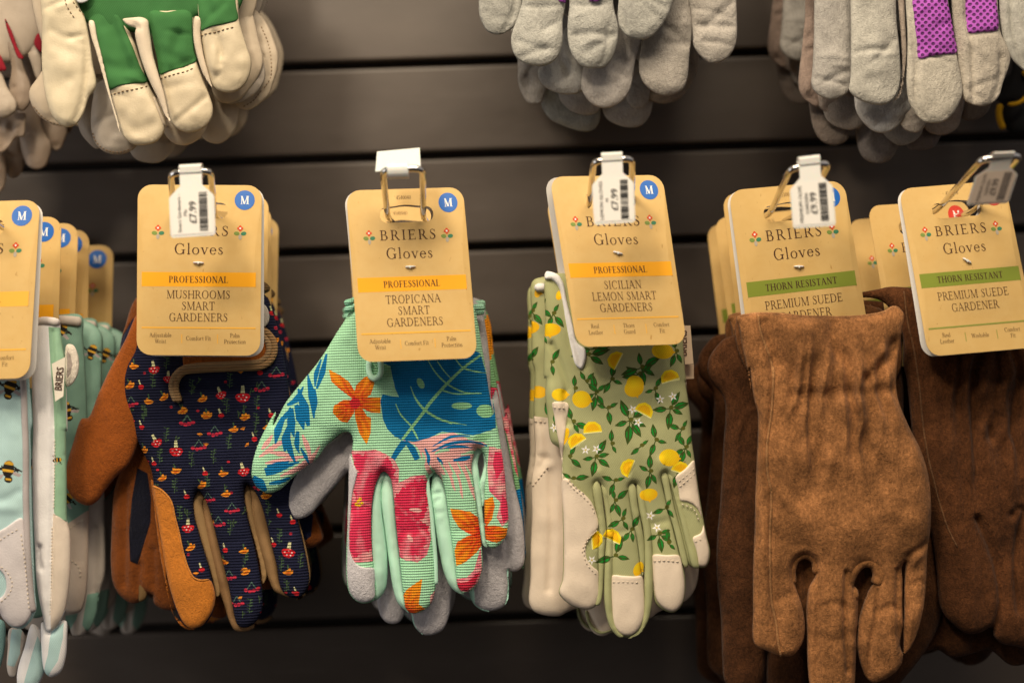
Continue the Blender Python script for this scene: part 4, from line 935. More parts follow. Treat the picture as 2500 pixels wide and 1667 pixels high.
    cord('cuff_band', fr('F 1240,902 1304,896'), 10, KNIT, b, d=d + .003, col=wc(160, 204, 168)); cord('cuff_band', fr('F 1240,925 1304,920'), 8, KNIT, b, d=d + .003, col=wc(150, 196, 160))
    # second glove, grey palm forward
    d2 = d + .015
    sec = fr('''F 600,880 560,960 ; G 500,100 540,200 430,300 300,420 215,510 184,575 186,640 228,685 285,692 345,668 420,580 500,490 548,440 560,560 600,800 690,1000 700,1130 722,1212 760,1248 815,1246 850,1195 866,1150 884,1200 900,1262 940,1305 990,1312
      1050,1285 1085,1210 1100,1090 1120,1000 1190,1040 1215,1140 1270,1178 1330,1180 1385,1150 1402,1050 1400,960 1420,972 1445,972 1482,940 1490,850 1478,700 1445,550 1412,420 1385,250 1360,100 1335,0 ; F 1345,1400 1335,1200 1310,1000 1280,880 1000,860''')
    b2, f2 = panel('glove', sec, FELT, root, d2, GREYS, 24, 40, 7, (), [(fr('G 870,900 875,1150'), 8, -9), (fr('G 1150,800 1190,1050'), 8, -9), (fr('G 1390,800 1402,960'), 7, -9), (fr('G 745,1100 735,1240'), 5, -5), (fr('G 500,320 530,340'), 9, -6)], (2, 60, 16), back=MINT)
    for pts in ('G 884,1130 886,1210 902,1265 945,1308 925,1262 915,1190 920,1100', 'G 1192,1040 1214,1140 1270,1182 1300,1184 1250,1150 1240,1080 1240,980', 'G 1322,840 1348,930 1395,972 1360,900 1350,830', 'G 1380,880 1400,1050 1384,1150 1400,1120 1402,1000 1398,900'):
        panel('finger_gusset', fr(pts), PLAIN, b2, d2 - .001, wc(168, 206, 180), 12, 14, 5)
    edge_sh = [(poly(fr('F 1290,960 1330,960 1345,1180 1310,1200'), 8), ORNG), (poly(fr('F 1330,1330 1380,1340 1420,1568 1360,1568'), 8), HOT), (poly(fr('G 1330,60 1395,250 1440,440 1480,520 1500,420 1400,100'), 8), brushed(HOT, PINK, 14, 3)), (poly(fr('G 1430,540 1500,520 1510,900 1470,900'), 8), TEAL)]
    panel('printed_back', fr('F 1262,960 1300,935 1330,1010 1345,1160 1375,1330 1410,1500 ; G 1390,120 1420,280 1450,430 1475,600 1488,760 1494,900 1480,960 1460,700 1420,420 1380,220 1340,60 ; F 1330,1420 1300,1200'), KNIT, b2, d2 + .004, wc(132, 178, 120), 14, 24, 6, edge_sh)
    return root
TROP = tropical_pair()
for dx, dy, dz, rz, lab in [(-.001, .038, .003, -.03, 'mint tropical print gloves behind the front tropical pair, mostly hidden by it'), (-.008, .070, -.004, .04, 'mint tropical print gloves rearmost on their hook, mostly hidden')]:
    dup(TROP, (dx, dy, dz), (0, rz * .3, rz), lab, drop=('card_back_leaf',))
hook('upright chrome hook loop holding the mint tropical gloves', (879, 390), (971, 387), (890, 498), (972, 499), .900, .958)
def flipped_ticket():
    root = thing('price_ticket', 'blank white price ticket flipped back on the tropical glove hook', 'price ticket', P(fr('D 914,388'), .90)[0], 'price tickets clipped on the hooks')
    q = fr('D 866,350 964,341 966,386 862,394'); w = [P([a], dd)[0] for a, dd in zip(q, (.925, .925, .909, .909))]
    V = w + [p + np.array([0, .001, .0006]) for p in w]
    mesh_obj('ticket_sleeve', V, [(0, 1, 2, 3), (7, 6, 5, 4), (0, 4, 5, 1), (1, 5, 6, 2), (2, 6, 7, 3), (3, 7, 4, 0)], SLEEVE, root, smooth=False)
    a, b = fr('D 890,388 938,386'); A, B_ = P([a], .9)[0], P([b], .9)[0]; V = []; F = []
    prof = [(math.cos(t) * .0031 - .0002, math.sin(t) * .0042 - .0010) for t in np.linspace(-2.6, 2.9, 14)]
    for (y, z) in prof:
        for pt in (A, B_):
            for k in (1.0, 1.22): V.append(pt + np.array([0, -y * k, z * k]))
    for i in range(len(prof) - 1):
        p_, n_ = i * 4, i * 4 + 4; F += [(p_ + 1, p_ + 3, n_ + 3, n_ + 1), (p_, n_, n_ + 2, p_ + 2), (p_, p_ + 1, n_ + 1, n_), (p_ + 2, n_ + 2, n_ + 3, p_ + 3)]
    F += [(0, 2, 3, 1), tuple(len(V) - 4 + i for i in (0, 1, 3, 2))]
    mesh_obj('clip', V, F, SLEEVE, root, smooth=False)
flipped_ticket()

# ================================================================== LEMON PRINT PAIR
SAGE = wc(170, 166, 114); CREAM = wc(226, 202, 172); LGD = wc(62, 78, 26); LGL = wc(24, 128, 40); LEM = wc(252, 206, 24); LEM2 = wc(240, 178, 14); BLOSS = wc(244, 232, 216)
def lemon_shapes():
    S = []
    def sprig(f, angs, L=30, fl=0):
        L = L * 1.12
        for x, y in fr(f):
            for i, a in enumerate(angs):
                ll = L * (1 + .22 * math.sin(i * 2.3 + x)); ar = math.radians(a)
                S.append((ribbon(np.array([(x, y), (x + .3 * ll * math.cos(ar), y + .3 * ll * math.sin(ar))]), (3, 2.4)), LGD))
                S.extend(leaf(x + .22 * ll * math.cos(ar), y + .22 * ll * math.sin(ar), ll, ar, LGD, LGL))
            S.append((disc(x + 3, y - 3, 6, 5, 8), wc(92, 92, 30)))
    def flower(f):
        for x, y in fr(f):
            for k in range(5):
                S.append((rotp([(0, 0), (5, -2.6), (12, 0), (5, 2.6)], x, y, 1.0, k * 1.257 + x), BLOSS))
            S.append((disc(x, y, 2.4, 2.4, 6), wc(214, 180, 70)))
    def lemon(f, rx, ry, a=0):
        x, y = fr(f)[0]; p = disc(x, y, rx, ry, 20, a)
        S.append((p, radial(x - rx * .2, y - ry * .3, rx * 1.6, LEM, LEM2)))
        S.append((rotp([(rx - 3, -5), (rx + 5, 0), (rx - 3, 5)], x, y, 1, a), LEM2))
    def slice_(f, a):
        x, y = fr(f)[0]; S.append((rotp([(-23, 8), (-20, -8), (-8, -18), (8, -17), (20, -7), (23, 8)], x, y, 1, a), LEM)); S.append((rotp([(-17, 5), (-14, -5), (-5, -12), (6, -12), (14, -4), (17, 5)], x, y, 1, a), LEM2))
        S.append((rotp([(-23, 8), (23, 8), (22, 10.5), (-22, 10.5)], x, y, 1, a), wc(250, 232, 150)))
    sprig('I 455,480', (-60, -15, 35, 100, 170)); sprig('I 640,280', (-115, 160, 95, 55, 20, -40), 36); sprig('I 860,215', (-60, -15, 25, 95, 175), 32); sprig('I 945,430', (-120, -60, 60, 110, 150), 26); sprig('I 455,130', (-100, -40, 60, 100, 150), 28)
    sprig('I 750,560', (-90, -150, 60, 100), 26); sprig('I 560,720', (-100, -40, 70, 110), 28); sprig('I 800,900', (-20, 80, 30, 150), 28); sprig('I 560,1020', (10, -70, 160), 34); sprig('I 690,30', (-150, -40, 60, 170), 28); sprig('I 330,290', (-110, 60, 20), 28); sprig('I 330,600', (-10, -150), 26)
    sprig('H 480,1350', (-15, 30, 175), 34); sprig('H 820,1430', (-100, -30, 30, 80, 160), 32); sprig('H 1040,1330', (-100, 60, 110), 28); sprig('H 260,1090', (-60, 50, 110), 26); sprig('H 180,1050', (-60, 40, 110), 22); sprig('H 250,1400', (-60, 80), 24); sprig('H 470,1520', (-120, -50, 40), 24); sprig('H 520,1310', (-10, 170), 34); sprig('H 190,1220', (-60, 60), 22)
    sprig('I 650,880', (-60, 130, 80), 26); sprig('I 900,560', (-80, 100, 60), 24); sprig('I 230,310', (-80, 60), 22)
    sprig('I 540,60', (-80, 20, 120), 26); sprig('I 775,110', (-60, 70, 160), 24); sprig('I 520,215', (-30, 80, 200), 24); sprig('I 780,390', (-100, 10, 110), 26); sprig('I 310,480', (-60, 40), 24); sprig('I 560,610', (-20, 110, 200), 24); sprig('I 340,110', (-90, 80), 22); sprig('I 925,330', (-60, 120, 200), 24); sprig('I 540,410', (-90, 60), 22); sprig('I 700,420', (-40, 140), 22); sprig('I 600,820', (-70, 60, 150), 24); sprig('I 840,760', (-60, 50, 160), 22); sprig('I 850,950', (-90, 40), 22)
    slice_('I 720,225', .5); slice_('I 350,390', -.6); slice_('I 920,545', .3)
    flower('I 400,440 460,435 655,220 685,290 805,165 875,150 755,800 790,865 435,1040 230,320')
    lemon('I 378,165', 23, 21, .2); lemon('I 663,105', 21, 24, 1.2); lemon('I 855,482', 25, 21, .1); lemon('I 745,685', 15, 22, 1.4); lemon('H 955,1325', 27, 19, .1); lemon('H 780,1535', 22, 21, 1.0); lemon('H 240,1190', 16, 27, 1.5); lemon('I 285,372', 9, 24, .35); lemon('I 260,140', 20, 15, 0); lemon('H 300,970', 8, 12, .3); lemon('I 690,1090', 12, 18, .5)
    slice_('I 437,325', -.1); slice_('I 860,45', -.15); slice_('I 630,535', -1.2); slice_('I 548,915', .4); slice_('I 455,930', 1.5); slice_('H 655,1380', -1.1); slice_('H 1000,1490', -.3)
    return S
def lemon_pair():
    root = thing('glove_pair', 'sage green lemon print gloves with cream leather fingertips, the front pair of their hook, facing card uncreased', 'gloves', P(fr('D 1410,460'), .955)[0], 'sage lemon print glove pairs')
    root['label'] = 'sage lemon print gloves with cream leather fingertips, front pair behind the LEMON GLOVES ticket'
    hang_card(root, '1262,406 1521,402 1577,790 1325,797', .955, .934, ('SICILIAN', 'LEMON SMART', 'GARDENERS'), 'PROFESSIONAL', ORANGE, (('Real', 'Leather'), ('Thorn', 'Guard'), ('Comfort', 'Fit')), leaf=(-13, 1), barb_rot=.25, leaf_slope=.044)
    d = .968
    body = fr('''H 208,885 225,840 400,830 800,840 1060,1000 1085,1180 1100,1400 1112,1540 ; I 948,70 975,250 985,400 998,490 1008,570 1030,720 1062,900 1084,1010 1062,1080 1015,1088 965,1072 945,1030 928,960 905,860 880,740 858,640 836,570 822,600 850,740 885,880 918,1010 942,1100 948,1220 930,1290 885,1332 835,1322 790,1290 770,1230 765,1150 755,1000
      735,860 705,740 672,630 650,640 660,780 690,950 712,1130 728,1290 720,1390 685,1448 625,1468 570,1448 545,1400 536,1290 528,1120 520,960 510,800 490,650 466,618 452,640 462,740 482,860 480,1000 478,1150 480,1230 462,1290 425,1314 370,1310 310,1284 256,1224 275,1150 280,1000 277,800 272,600
      262,440 215,400 195,260 182,140 184,50 ; H 207,1500 205,1300 212,1100 207,980''')
    o = cr(body, True, 6.5)
    wr = [(fr('H 240,860 330,1000 380,1250 460,1420'), 14, -6), (fr('H 250,1280 300,1400 350,1568 ; I 290,130 305,300'), 7, -10), (fr('I 210,100 250,200'), 15, 5), (fr('I 300,420 340,520'), 12, 3), (fr('I 470,560 480,620'), 10, 5), (fr('I 640,560 655,640'), 10, 5), (fr('I 810,500 830,570'), 9, 5), (fr('I 540,900 690,870'), 9, -3), (fr('I 760,850 880,820'), 9, -3)]
    b, f = panel('glove', body, TWILL, root, d, SAGE, 25, 42, 5.8, wanted(lemon_shapes(), o), wr, (1.6, 90, 24), back=CREAM)
    idx = 'I 276,600 300,596 340,640 380,668 432,722 462,790 476,835 470,868 440,900 408,945 402,1000 412,1040 440,1075 474,1106 478,1150 479,1225 460,1288 425,1310 370,1306 312,1281 260,1222 279,1150 284,1000 281,800'
    p1 = drape('leather_patch', fr(idx), LEATHER, b, f, 4, CREAM, edge=4, noise=(1.6, 34, 8))
    drape('leather_patch', fr('I 545,1126 600,1124 660,1128 712,1132 726,1240 724,1340 692,1418 650,1452 600,1448 558,1400 542,1300'), LEATHER, b, f, 4, CREAM, edge=4, noise=(1.6, 34, 8))
    drape('leather_patch', fr('I 766,1016 840,1012 914,1018 934,1100 944,1200 930,1278 886,1324 832,1308 788,1260 772,1180'), LEATHER, b, f, 4, CREAM, edge=4, noise=(1.6, 34, 8))
    drape('leather_patch', fr('I 993,498 940,545 890,588 906,650 918,718 950,722 1000,750 1030,800 1042,850 1030,892 985,918 1002,980 1014,1040 1018,1074 1058,1076 1078,1010 1058,900 1028,740 1004,570'), LEATHER, b, f, 4, CREAM, edge=4, noise=(1.6, 34, 8))
    drape('leather_patch', fr('I 220,182 262,178 304,186 303,260 294,320 284,400 276,500 274,600 282,640 278,560 262,440 240,330 228,250'), LEATHER, b, f, 3.5, CREAM, edge=4)
    stitches('stitching', [fr('I 300,612 340,656 380,690 430,740 452,795'), fr('I 310,604 350,646 392,680'), fr('I 462,880 425,915 396,970 392,1010 405,1055 440,1100 470,1128'), fr('I 452,888 414,922 385,975 381,1012'), fr('I 550,1160 630,1158 708,1164'), fr('I 772,1046 840,1042 910,1050'), fr('I 908,612 950,578 996,540'), fr('I 912,640 960,600 1000,565'), fr('I 925,735 990,765 1020,830'), fr('I 996,940 1036,925'), fr('I 226,210 300,214')], THREADL, b, f, 5, 6, 1.3, 4.4)
    prn = lemon_shapes()
    def gus(pts, dd, T=20, lam=16):
        oo = cr(fr(pts), True, 5); return panel('finger_gusset', fr(pts), TWILL, b, dd, SAGE, T, lam, 5, [s for s in prn if pip(s[0], oo).any()], noise=(1.5, 40, 6))
    gus('I 466,610 442,640 452,740 474,860 472,1000 470,1200 456,1292 478,1290 494,1240 500,1150 507,1000 515,880 502,760 484,640', d - .0026)
    gus('I 490,630 506,760 517,880 509,1000 503,1150 507,1300 540,1420 592,1470 612,1462 568,1400 550,1300 550,1120 554,1000 556,880 538,760 522,660 506,636', d - .0022)
    gus('I 655,622 638,640 646,740 666,850 688,960 704,1090 712,1130 726,1080 724,950 708,850 688,740 674,640', d - .0026)
    gus('I 684,632 692,760 716,880 723,1000 723,1150 719,1330 690,1430 636,1472 690,1456 738,1392 764,1300 771,1150 768,1000 760,880 734,760 710,650', d - .0022)
    gus('I 836,560 816,580 830,660 850,760 880,860 905,960 935,1070 950,1088 962,1080 946,980 922,880 892,770 868,660 852,580', d - .0026)
    gus('I 850,558 880,680 906,780 931,880 956,980 990,1086 1022,1088 1018,1040 992,960 967,860 937,760 907,660 880,570', d - .0024)
    drape('cuff_binding', fr('H 210,868 218,818 290,836 325,890 350,1010 385,1150 415,1270 464,1312 466,1390 440,1440 405,1415 375,1310 340,1130 318,1000 290,908 250,872'), PLAIN, b, f, 9, wc(236, 226, 214), edge=5, wr=[(fr('H 300,905 330,1010 360,1150 395,1290 430,1400'), 4, -3.5)], res=5)
    for (pts, dd) in (('H 1090,1162 1138,1162 1158,1405 1104,1410', d + .006), ('H 1105,1410 1160,1408 1160,1500 1108,1502', d + .012)):
        lab = sheet('fabric_label', poly(fr(pts), 8), lambda uv, off, dd=dd: P(uv, dd) - np.stack([0 * off, off, 0 * off], 1), cloth('label_tape' if dd < d + .01 else 'label_tape_back', 'plain', .8, .05, wc(222, 190, 152)), b, .0006)
    v, fc, mx = sans_quads('BRIERS', True); sc = 62 / mx[0]; base = fr('H 1098,1355')[0]
    uv = np.stack([base[0] + 7 - v[:, 1] * sc * 1.15, base[1] - v[:, 0] * sc], 1); W_ = P(uv, d + .006); W_[:, 1] -= .0003
    mesh_obj('label_lettering', W_, fc, INK, b, smooth=False)
    d2 = d + .018
    sec = fr('''H 130,880 210,850 600,850 1050,1000 1100,1300 ; I 960,200 985,500 1020,900 1010,1180 960,1260 900,1290 800,1330 760,1360 700,1380 560,1430 500,1460 450,1445 410,1380 395,1310 350,1310 300,1330 262,1350 170,1345 112,1318 92,1270 100,1150 100,1000 108,800 105,620 125,480 118,260 122,0 ; H 130,1400 125,1100''')
    b2, f2 = panel('glove', sec, LEATHER, root, d2, CREAM, 24, 40, 7, [(poly(fr('H 110,870 215,840 620,850 600,1560 ; I 330,300 300,275 118,258 100,0 H 100,1300'), 8), SAGE)] + [(s[0] + np.array([-52, -6]), s[1]) for s in prn if (s[0][:, 0].mean() < 1420 and s[0][:, 1].mean() < 1010)],
                   [(fr('I 170,300 190,480 120,560'), 9, -6), (fr('I 210,560 215,900 200,1200'), 9, -6), (fr('I 150,480 205,490'), 8, -5), (fr('I 400,1300 460,1440'), 8, -8)], (2.2, 70, 26), back=SAGE)
    stitches('stitching', [fr('I 124,285 214,292'), fr('I 112,640 150,590 205,520')], THREADL, b2, f2, 5, 6, 1.3, 1.5)
    cord('cuff_binding', fr('H 150,935 175,920 212,925'), 11, PLAIN, b2, d=d2 - .005, col=wc(232, 222, 210))
    cord('finger_binding', fr('I 405,1320 430,1400 480,1440 545,1425'), 4, TWILL, b2, d=d2 - .002, col=SAGE)
    return root
LEMON = lemon_pair()
for dx, dy, dz, rz, lab in [(.000, .036, -.004, .04, 'sage lemon print gloves second from the front, white leather showing at the left'), (-.001, .060, -.009, -.02, 'sage lemon print gloves third from the front, a dim strip left of the second pair'), (.001, .086, -.012, .03, 'sage lemon print gloves rearmost on their hook, close to the wall')]:
    dup(LEMON, (dx, dy, dz), (0, rz * .3, rz), lab, drop=('card_back_leaf',))
hook('chrome hook loop holding the sage lemon print gloves', (1364, 370), (1452, 364), (1354, 466), (1452, 462), .902, .958)
price_ticket('white price ticket £7.99 LEMON GLOVES on the lemon glove hook', '1355,352 1455,347 1460,511 1364,518', .900, -.006, [('LEMON GLOVES', 22, 9), ('M', 37, 8)], '£7.99', seed=9)

# ================================================================== BROWN SUEDE PAIRS
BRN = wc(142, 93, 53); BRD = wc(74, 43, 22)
OLIVER = solid('olive_rule', wc(136, 140, 60), .6)
def gather2(p):
    x, y = p[:, 0], p[:, 1]; dy = y - 930
    env = np.where(dy < 0, np.exp(-(dy / 120) ** 2), np.exp(-(dy / 190) ** 2)) * np.clip((x - 2280) / 60, 0, 1)
    ph = (x + 12 * vnoise(p, 70, 8)) * 2 * np.pi / 46 + 1.8 * vnoise(p * (1, .25), 34, 11)
    return env * (12 * np.sin(ph) + 6 * np.sin(ph * .47 + 2))
def suede_back(root, d, pts, base, wr=(), T=26, name='glove', seed=31):
    return panel(name, fr(pts), SUEDE, root, d, base, T, 42, 8, (), [(fr(a), b_, c) for a, b_, c in wr], (3.5, 60, seed), back=base)
def suede_pair():
    root = thing('glove_pair', 'mid brown suede gloves with their card tucked inside the cuff, front pair of the hook', 'gloves', P(fr('D 1806,484'), .955)[0], 'brown suede glove pairs')
    d = .950
    card, mp = hang_card(root, '1673,438 1938,414 2003,814 1728,850', .962, .958, ('PREMIUM SUEDE', 'GARDENER'), 'THORN RESISTANT', OLIVE, (('Real', 'Leather'), ('Washable',), ('Comfort', 'Fit')), code='4510030', leaf=(-5, 2), barb_rot=.1, rule=OLIVER)
    body = fr('''J 385,1115 430,1100 520,1088 650,1090 800,1105 950,1110 1100,1110 1220,1100 1330,1078 1385,1046 1430,1055 1456,1090 1440,1200 1418,1350 1405,1500 ; K 1100,90 1112,160 1160,280 1220,400 1258,520 1272,640 1270,800 1256,900 1250,1050 1235,1200 1200,1330 1166,1400 1140,1422 1120,1380 1136,1250 1140,1100 1142,960
      1128,985 1131,1050 1130,1200 1136,1400 1122,1480 1050,1545 985,1565 950,1540 915,1450 900,1330 920,1220 960,1110 998,1040 975,985 935,975 895,1010 880,1060 905,1110 908,1250 900,1400 890,1600 870,1680 780,1720 700,1700 672,1600 658,1480 655,1350 652,1180 665,1090 695,1030 690,960
      645,928 600,945 582,1000 598,1085 630,1180 645,1280 630,1370 580,1430 520,1430 440,1400 392,1372 385,1200 385,1000 392,830 396,650 402,500 408,350 408,220 390,150 368,0 ; J 480,1568 452,1430 420,1280 398,1160''')
    def gather(p):
        x, y = p[:, 0], p[:, 1]; yc = 958 - .05 * (x - 2050); dy = y - yc
        env = np.where(dy < 0, np.exp(-(dy / 95) ** 2), np.exp(-(dy / 150) ** 2)) * np.clip((x - 1912) / 40, 0, 1) * np.clip((2190 - x) / 45, 0, 1)
        ph = (x + .10 * (x - 2050) * np.clip(-dy / 60, -1.2, 1.2) + 9 * vnoise(p, 60, 7)) * 2 * np.pi / 41 + 1.6 * vnoise(p * (1, .25), 30, 9)
        return env * (15 * (1 - np.abs(np.sin(ph / 2))) ** 1.0 * 1.3 - 9 + 6 * np.sin(ph * .53 + 1)) - 9 * np.exp(-(dy / 16) ** 2) * np.clip((x - 1905) / 30, 0, 1)
    wr = [(fr('J 560,1150 620,1330 720,1480'), 20, -9), (fr('J 1390,1280 1330,1380 1230,1490'), 18, -11), (fr('J 1300,1330 1220,1450'), 16, 8), (fr('J 1000,1130 985,1260 1010,1350'), 18, -8), (fr('J 760,1180 800,1330'), 34, 8),
          (fr('K 725,180 705,300 690,420 665,560'), 22, -11), (fr('K 650,230 640,400 655,560'), 20, 12), (fr('K 800,190 810,320 780,440'), 28, 8), (fr('K 905,220 920,400'), 26, -6), (fr('K 1010,250 1040,400'), 26, 7), (fr('K 880,600 1000,640 1100,620'), 40, -5),
          (fr('K 470,580 540,660 620,740'), 20, 7), (fr('K 1150,930 1190,900 1245,870'), 10, -9), (fr('K 1160,980 1200,930'), 9, 6), (fr('J 560,1160 600,1300 640,1400'), 22, -8), (fr('J 1000,1120 980,1250 1050,1400'), 16, -8), (fr('J 1380,1300 1330,1380 1200,1500'), 18, -8), (fr('J 1300,1430 1200,1560'), 16, 7), (fr('J 760,1200 800,1300'), 30, 6),
          (fr('K 470,-50 466,200 446,400 452,540 465,610 460,800 462,1000 470,1150 495,1280 512,1400'), 6, -6), (fr('K 430,50 420,300 420,600 425,1000 430,1300'), 18, 5), (fr('K 840,500 900,700 820,850'), 60, 5), (fr('K 1100,250 1130,400 1120,600'), 40, 5), (fr('K 840,1010 835,1200 850,1500'), 7, -12), (fr('K 1100,1000 1100,1250 1120,1380'), 7, -9), (fr('K 705,1090 700,1300 695,1560'), 7, -6), (fr('K 1000,1100 985,1250 955,1400 955,1540'), 6, -7), (fr('K 560,1150 580,1280'), 20, 5), (fr('K 500,1150 560,1120 620,1140'), 12, -5), (fr('K 720,1180 780,1160 850,1190'), 12, -5), (fr('K 720,1330 790,1350 860,1320'), 14, -5), (fr('K 1010,1200 1060,1180 1110,1200'), 10, -5), (fr('K 1160,1080 1210,1060 1250,1080'), 10, -5), (fr('K 540,850 600,880 660,870'), 18, -5), (fr('K 760,700 900,760 1060,700'), 50, 6), (fr('K 520,350 560,450 540,560'), 22, 7), (fr('K 1180,450 1200,600 1180,760'), 26, 6), (fr('K 980,480 1020,560'), 22, -5)]
    b, f = panel('glove', body, SUEDE, root, d, BRN, 40, 46, 5.0, (), wr, (4.0, 80, 33), back=BRN, bulge_back=.15, extra=gather, seam=(8, 4, 2))
    cord('seam', fr('J 520,1090 530,1200 565,1300 600,1400 610,1500 ; K 478,-10 470,200 446,400 452,540 467,610 461,800 463,1000 471,1150 496,1280 505,1360 522,1432'), 2.9, SUEDE, b, f, lift=2.2, col=wc(150, 104, 62))
    cord('cuff_rim', fr('J 388,1116 430,1101 520,1089 650,1091 800,1106 950,1111 1100,1111 1220,1101 1330,1079 1385,1048 1428,1057'), 4.5, SUEDE, b, d=d, col=wc(152, 104, 64), lift=0)
    cord('finger_seam', fr('K 582,1070 578,1000 600,946 645,928 690,955 700,1020'), 10, SUEDE, b, d=d + .001, col=wc(132, 86, 48), lift=5)
    cord('finger_seam', fr('K 905,1120 855,1118 850,1080 880,1000 930,958 985,965 1012,1020 1000,1075'), 17, SUEDE, b, d=d + .001, col=wc(138, 90, 50), lift=7)
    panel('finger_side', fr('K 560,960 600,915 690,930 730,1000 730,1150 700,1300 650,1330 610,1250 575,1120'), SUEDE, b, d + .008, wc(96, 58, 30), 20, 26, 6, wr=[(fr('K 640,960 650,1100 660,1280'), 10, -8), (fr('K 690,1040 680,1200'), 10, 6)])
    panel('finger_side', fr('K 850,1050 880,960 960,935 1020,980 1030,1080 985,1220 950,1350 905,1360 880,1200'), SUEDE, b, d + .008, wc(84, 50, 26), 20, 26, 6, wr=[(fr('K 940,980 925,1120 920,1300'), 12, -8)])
    # rear face of the same cuff, behind the card
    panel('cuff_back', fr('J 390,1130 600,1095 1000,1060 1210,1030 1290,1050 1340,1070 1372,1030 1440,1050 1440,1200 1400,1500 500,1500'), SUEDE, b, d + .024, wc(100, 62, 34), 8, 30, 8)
    d2 = d + .032
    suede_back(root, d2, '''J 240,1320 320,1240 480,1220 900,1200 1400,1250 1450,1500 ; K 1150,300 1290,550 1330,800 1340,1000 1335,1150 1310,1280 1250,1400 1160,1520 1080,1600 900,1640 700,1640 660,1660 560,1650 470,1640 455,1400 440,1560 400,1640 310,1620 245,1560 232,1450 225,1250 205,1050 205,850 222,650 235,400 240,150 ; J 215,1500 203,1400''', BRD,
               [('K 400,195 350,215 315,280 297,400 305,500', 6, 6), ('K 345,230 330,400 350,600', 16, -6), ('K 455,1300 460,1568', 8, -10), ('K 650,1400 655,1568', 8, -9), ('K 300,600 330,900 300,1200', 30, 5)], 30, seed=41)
    return root
SUEDE1 = suede_pair()
for dx, dy, dz, rz, lab in [(.002, .044, .001, .06, 'brown suede gloves second from the front, dark cuff edge showing left of the front pair'), (.000, .072, -.012, -.04, 'brown suede gloves third from the front, in deep shadow beside the lemon gloves'), (-.002, .100, -.016, .03, 'brown suede gloves rearmost on the hook, just a card edge and dark cuff')]:
    dup(SUEDE1, (dx, dy, dz), (0, rz * .3, rz), lab, drop=('card_back_leaf',))
hook('leaning chrome hook loop holding the front brown suede gloves', (1814, 388), (1904, 374), (1770, 490), (1850, 486), .895, .960)
price_ticket('white price ticket £9.99 PREMIUM OLIVE GARDEN, the opaque one left of its twin', '1808,364 1908,352 1921,519 1821,526', .892, -.006, [('PREMIUM OLIVE', 24, 9), ('GARDEN', 39, 9)], '£9.99', seed=14)

def suede_pair_right():
    root = thing('glove_pair', 'shade-darkened brown suede gloves at the right end with the card hanging outside the cuff', 'gloves', P(fr('D 2190,482'), .955)[0], 'shade-darkened brown suede glove pairs')
    hang_card(root, '2064,434 2306,414 2384,797 2132,819', .955, .938, ('PREMIUM SUEDE', 'GARDENER'), 'THORN RESISTANT', OLIVE, (('Real', 'Leather'), ('Washable',), ('Comfort', 'Fit')), code='4510030', leaf=(-5, 2), barb_rot=.6, sticker='red', rule=OLIVER)
    d = .972
    base = wc(80, 46, 23)  # same suede as the front pair, its shade put into the colour
    body = fr('''R 800,240 ; J 1290,930 1360,915 1500,920 1800,940 2300,930 2340,1100 2330,1500 ; K 1790,200 1850,500 1860,800 1850,1000 1870,1250 1840,1360 1760,1395 1690,1382 1640,1375 1590,1340 1580,1290 1565,1290 1530,1312 1462,1322 1390,1280 1325,1200 1300,1000 1272,800 1225,600 1195,450 1172,250 1150,50 ; J 1450,1400 1440,1200 1300,1000''')
    wr = [('K 1480,30 1500,150 1560,330', 12, -10), ('K 1560,20 1540,140 1500,260', 12, -9), ('K 1640,60 1620,220 1560,340', 14, -8), ('K 1700,60 1690,180 1610,420', 14, -8), ('K 1420,20 1410,120', 12, -7), ('K 1380,40 1420,200 1500,360', 16, -6), ('K 1490,740 1540,850 1590,1000 1610,1150 1585,1290', 9, -16), ('K 1660,720 1690,690 1720,700 1700,800 1680,1000 1700,1200', 9, -14), ('K 1670,700 1700,690', 12, 6), ('K 1300,560 1500,600 1700,560', 40, 4), ('K 1600,90 1590,200', 9, 7), ('K 1350,840 1440,1000 1460,1300', 30, 5)]
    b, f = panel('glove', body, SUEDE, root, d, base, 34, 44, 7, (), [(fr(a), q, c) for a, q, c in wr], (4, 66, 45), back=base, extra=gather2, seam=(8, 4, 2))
    cord('seam', fr('J 1445,945 1460,1100 1500,1300 1540,1568 ; K 1212,200 1250,450 1305,680 1350,810 1385,880'), 2.0, SUEDE, b, f, lift=.4, col=wc(104, 70, 42))
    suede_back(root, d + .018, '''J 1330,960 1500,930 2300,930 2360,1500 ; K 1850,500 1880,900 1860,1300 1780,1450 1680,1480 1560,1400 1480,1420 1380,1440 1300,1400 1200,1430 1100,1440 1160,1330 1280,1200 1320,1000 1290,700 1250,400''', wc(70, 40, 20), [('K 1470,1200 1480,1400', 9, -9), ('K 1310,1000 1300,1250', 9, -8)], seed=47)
    return root
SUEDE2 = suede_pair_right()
for dx, dy, dz, rz, lab in [(-.012, .040, -.008, .05, 'shade-darkened brown suede gloves second from the front at the right end, card peeking left'), (-.017, .074, -.014, -.02, 'shade-darkened brown suede gloves rearmost on the hook at the right end')]:
    dup(SUEDE2, (dx, dy, dz), (0, rz * .3, rz), lab, drop=('card_back_leaf',))
hook('strongly leaning chrome hook loop at the right end', (2254, 366), (2346, 357), (2153, 483), (2237, 485), .885, .958)
price_ticket('hazy translucent price ticket £9.99 on the hook at the right end', '2257,350 2357,346 2317,467 2219,473', .882, .012, [('PREMIUM OLIVE', 24, 9), ('GARDEN', 39, 9)], '£9.99', mat=HAZY, paper=solid('faded_paper', wc(196, 172, 148), .6), seed=14, ink=solid('faded_ink', wc(104, 92, 82), .6))

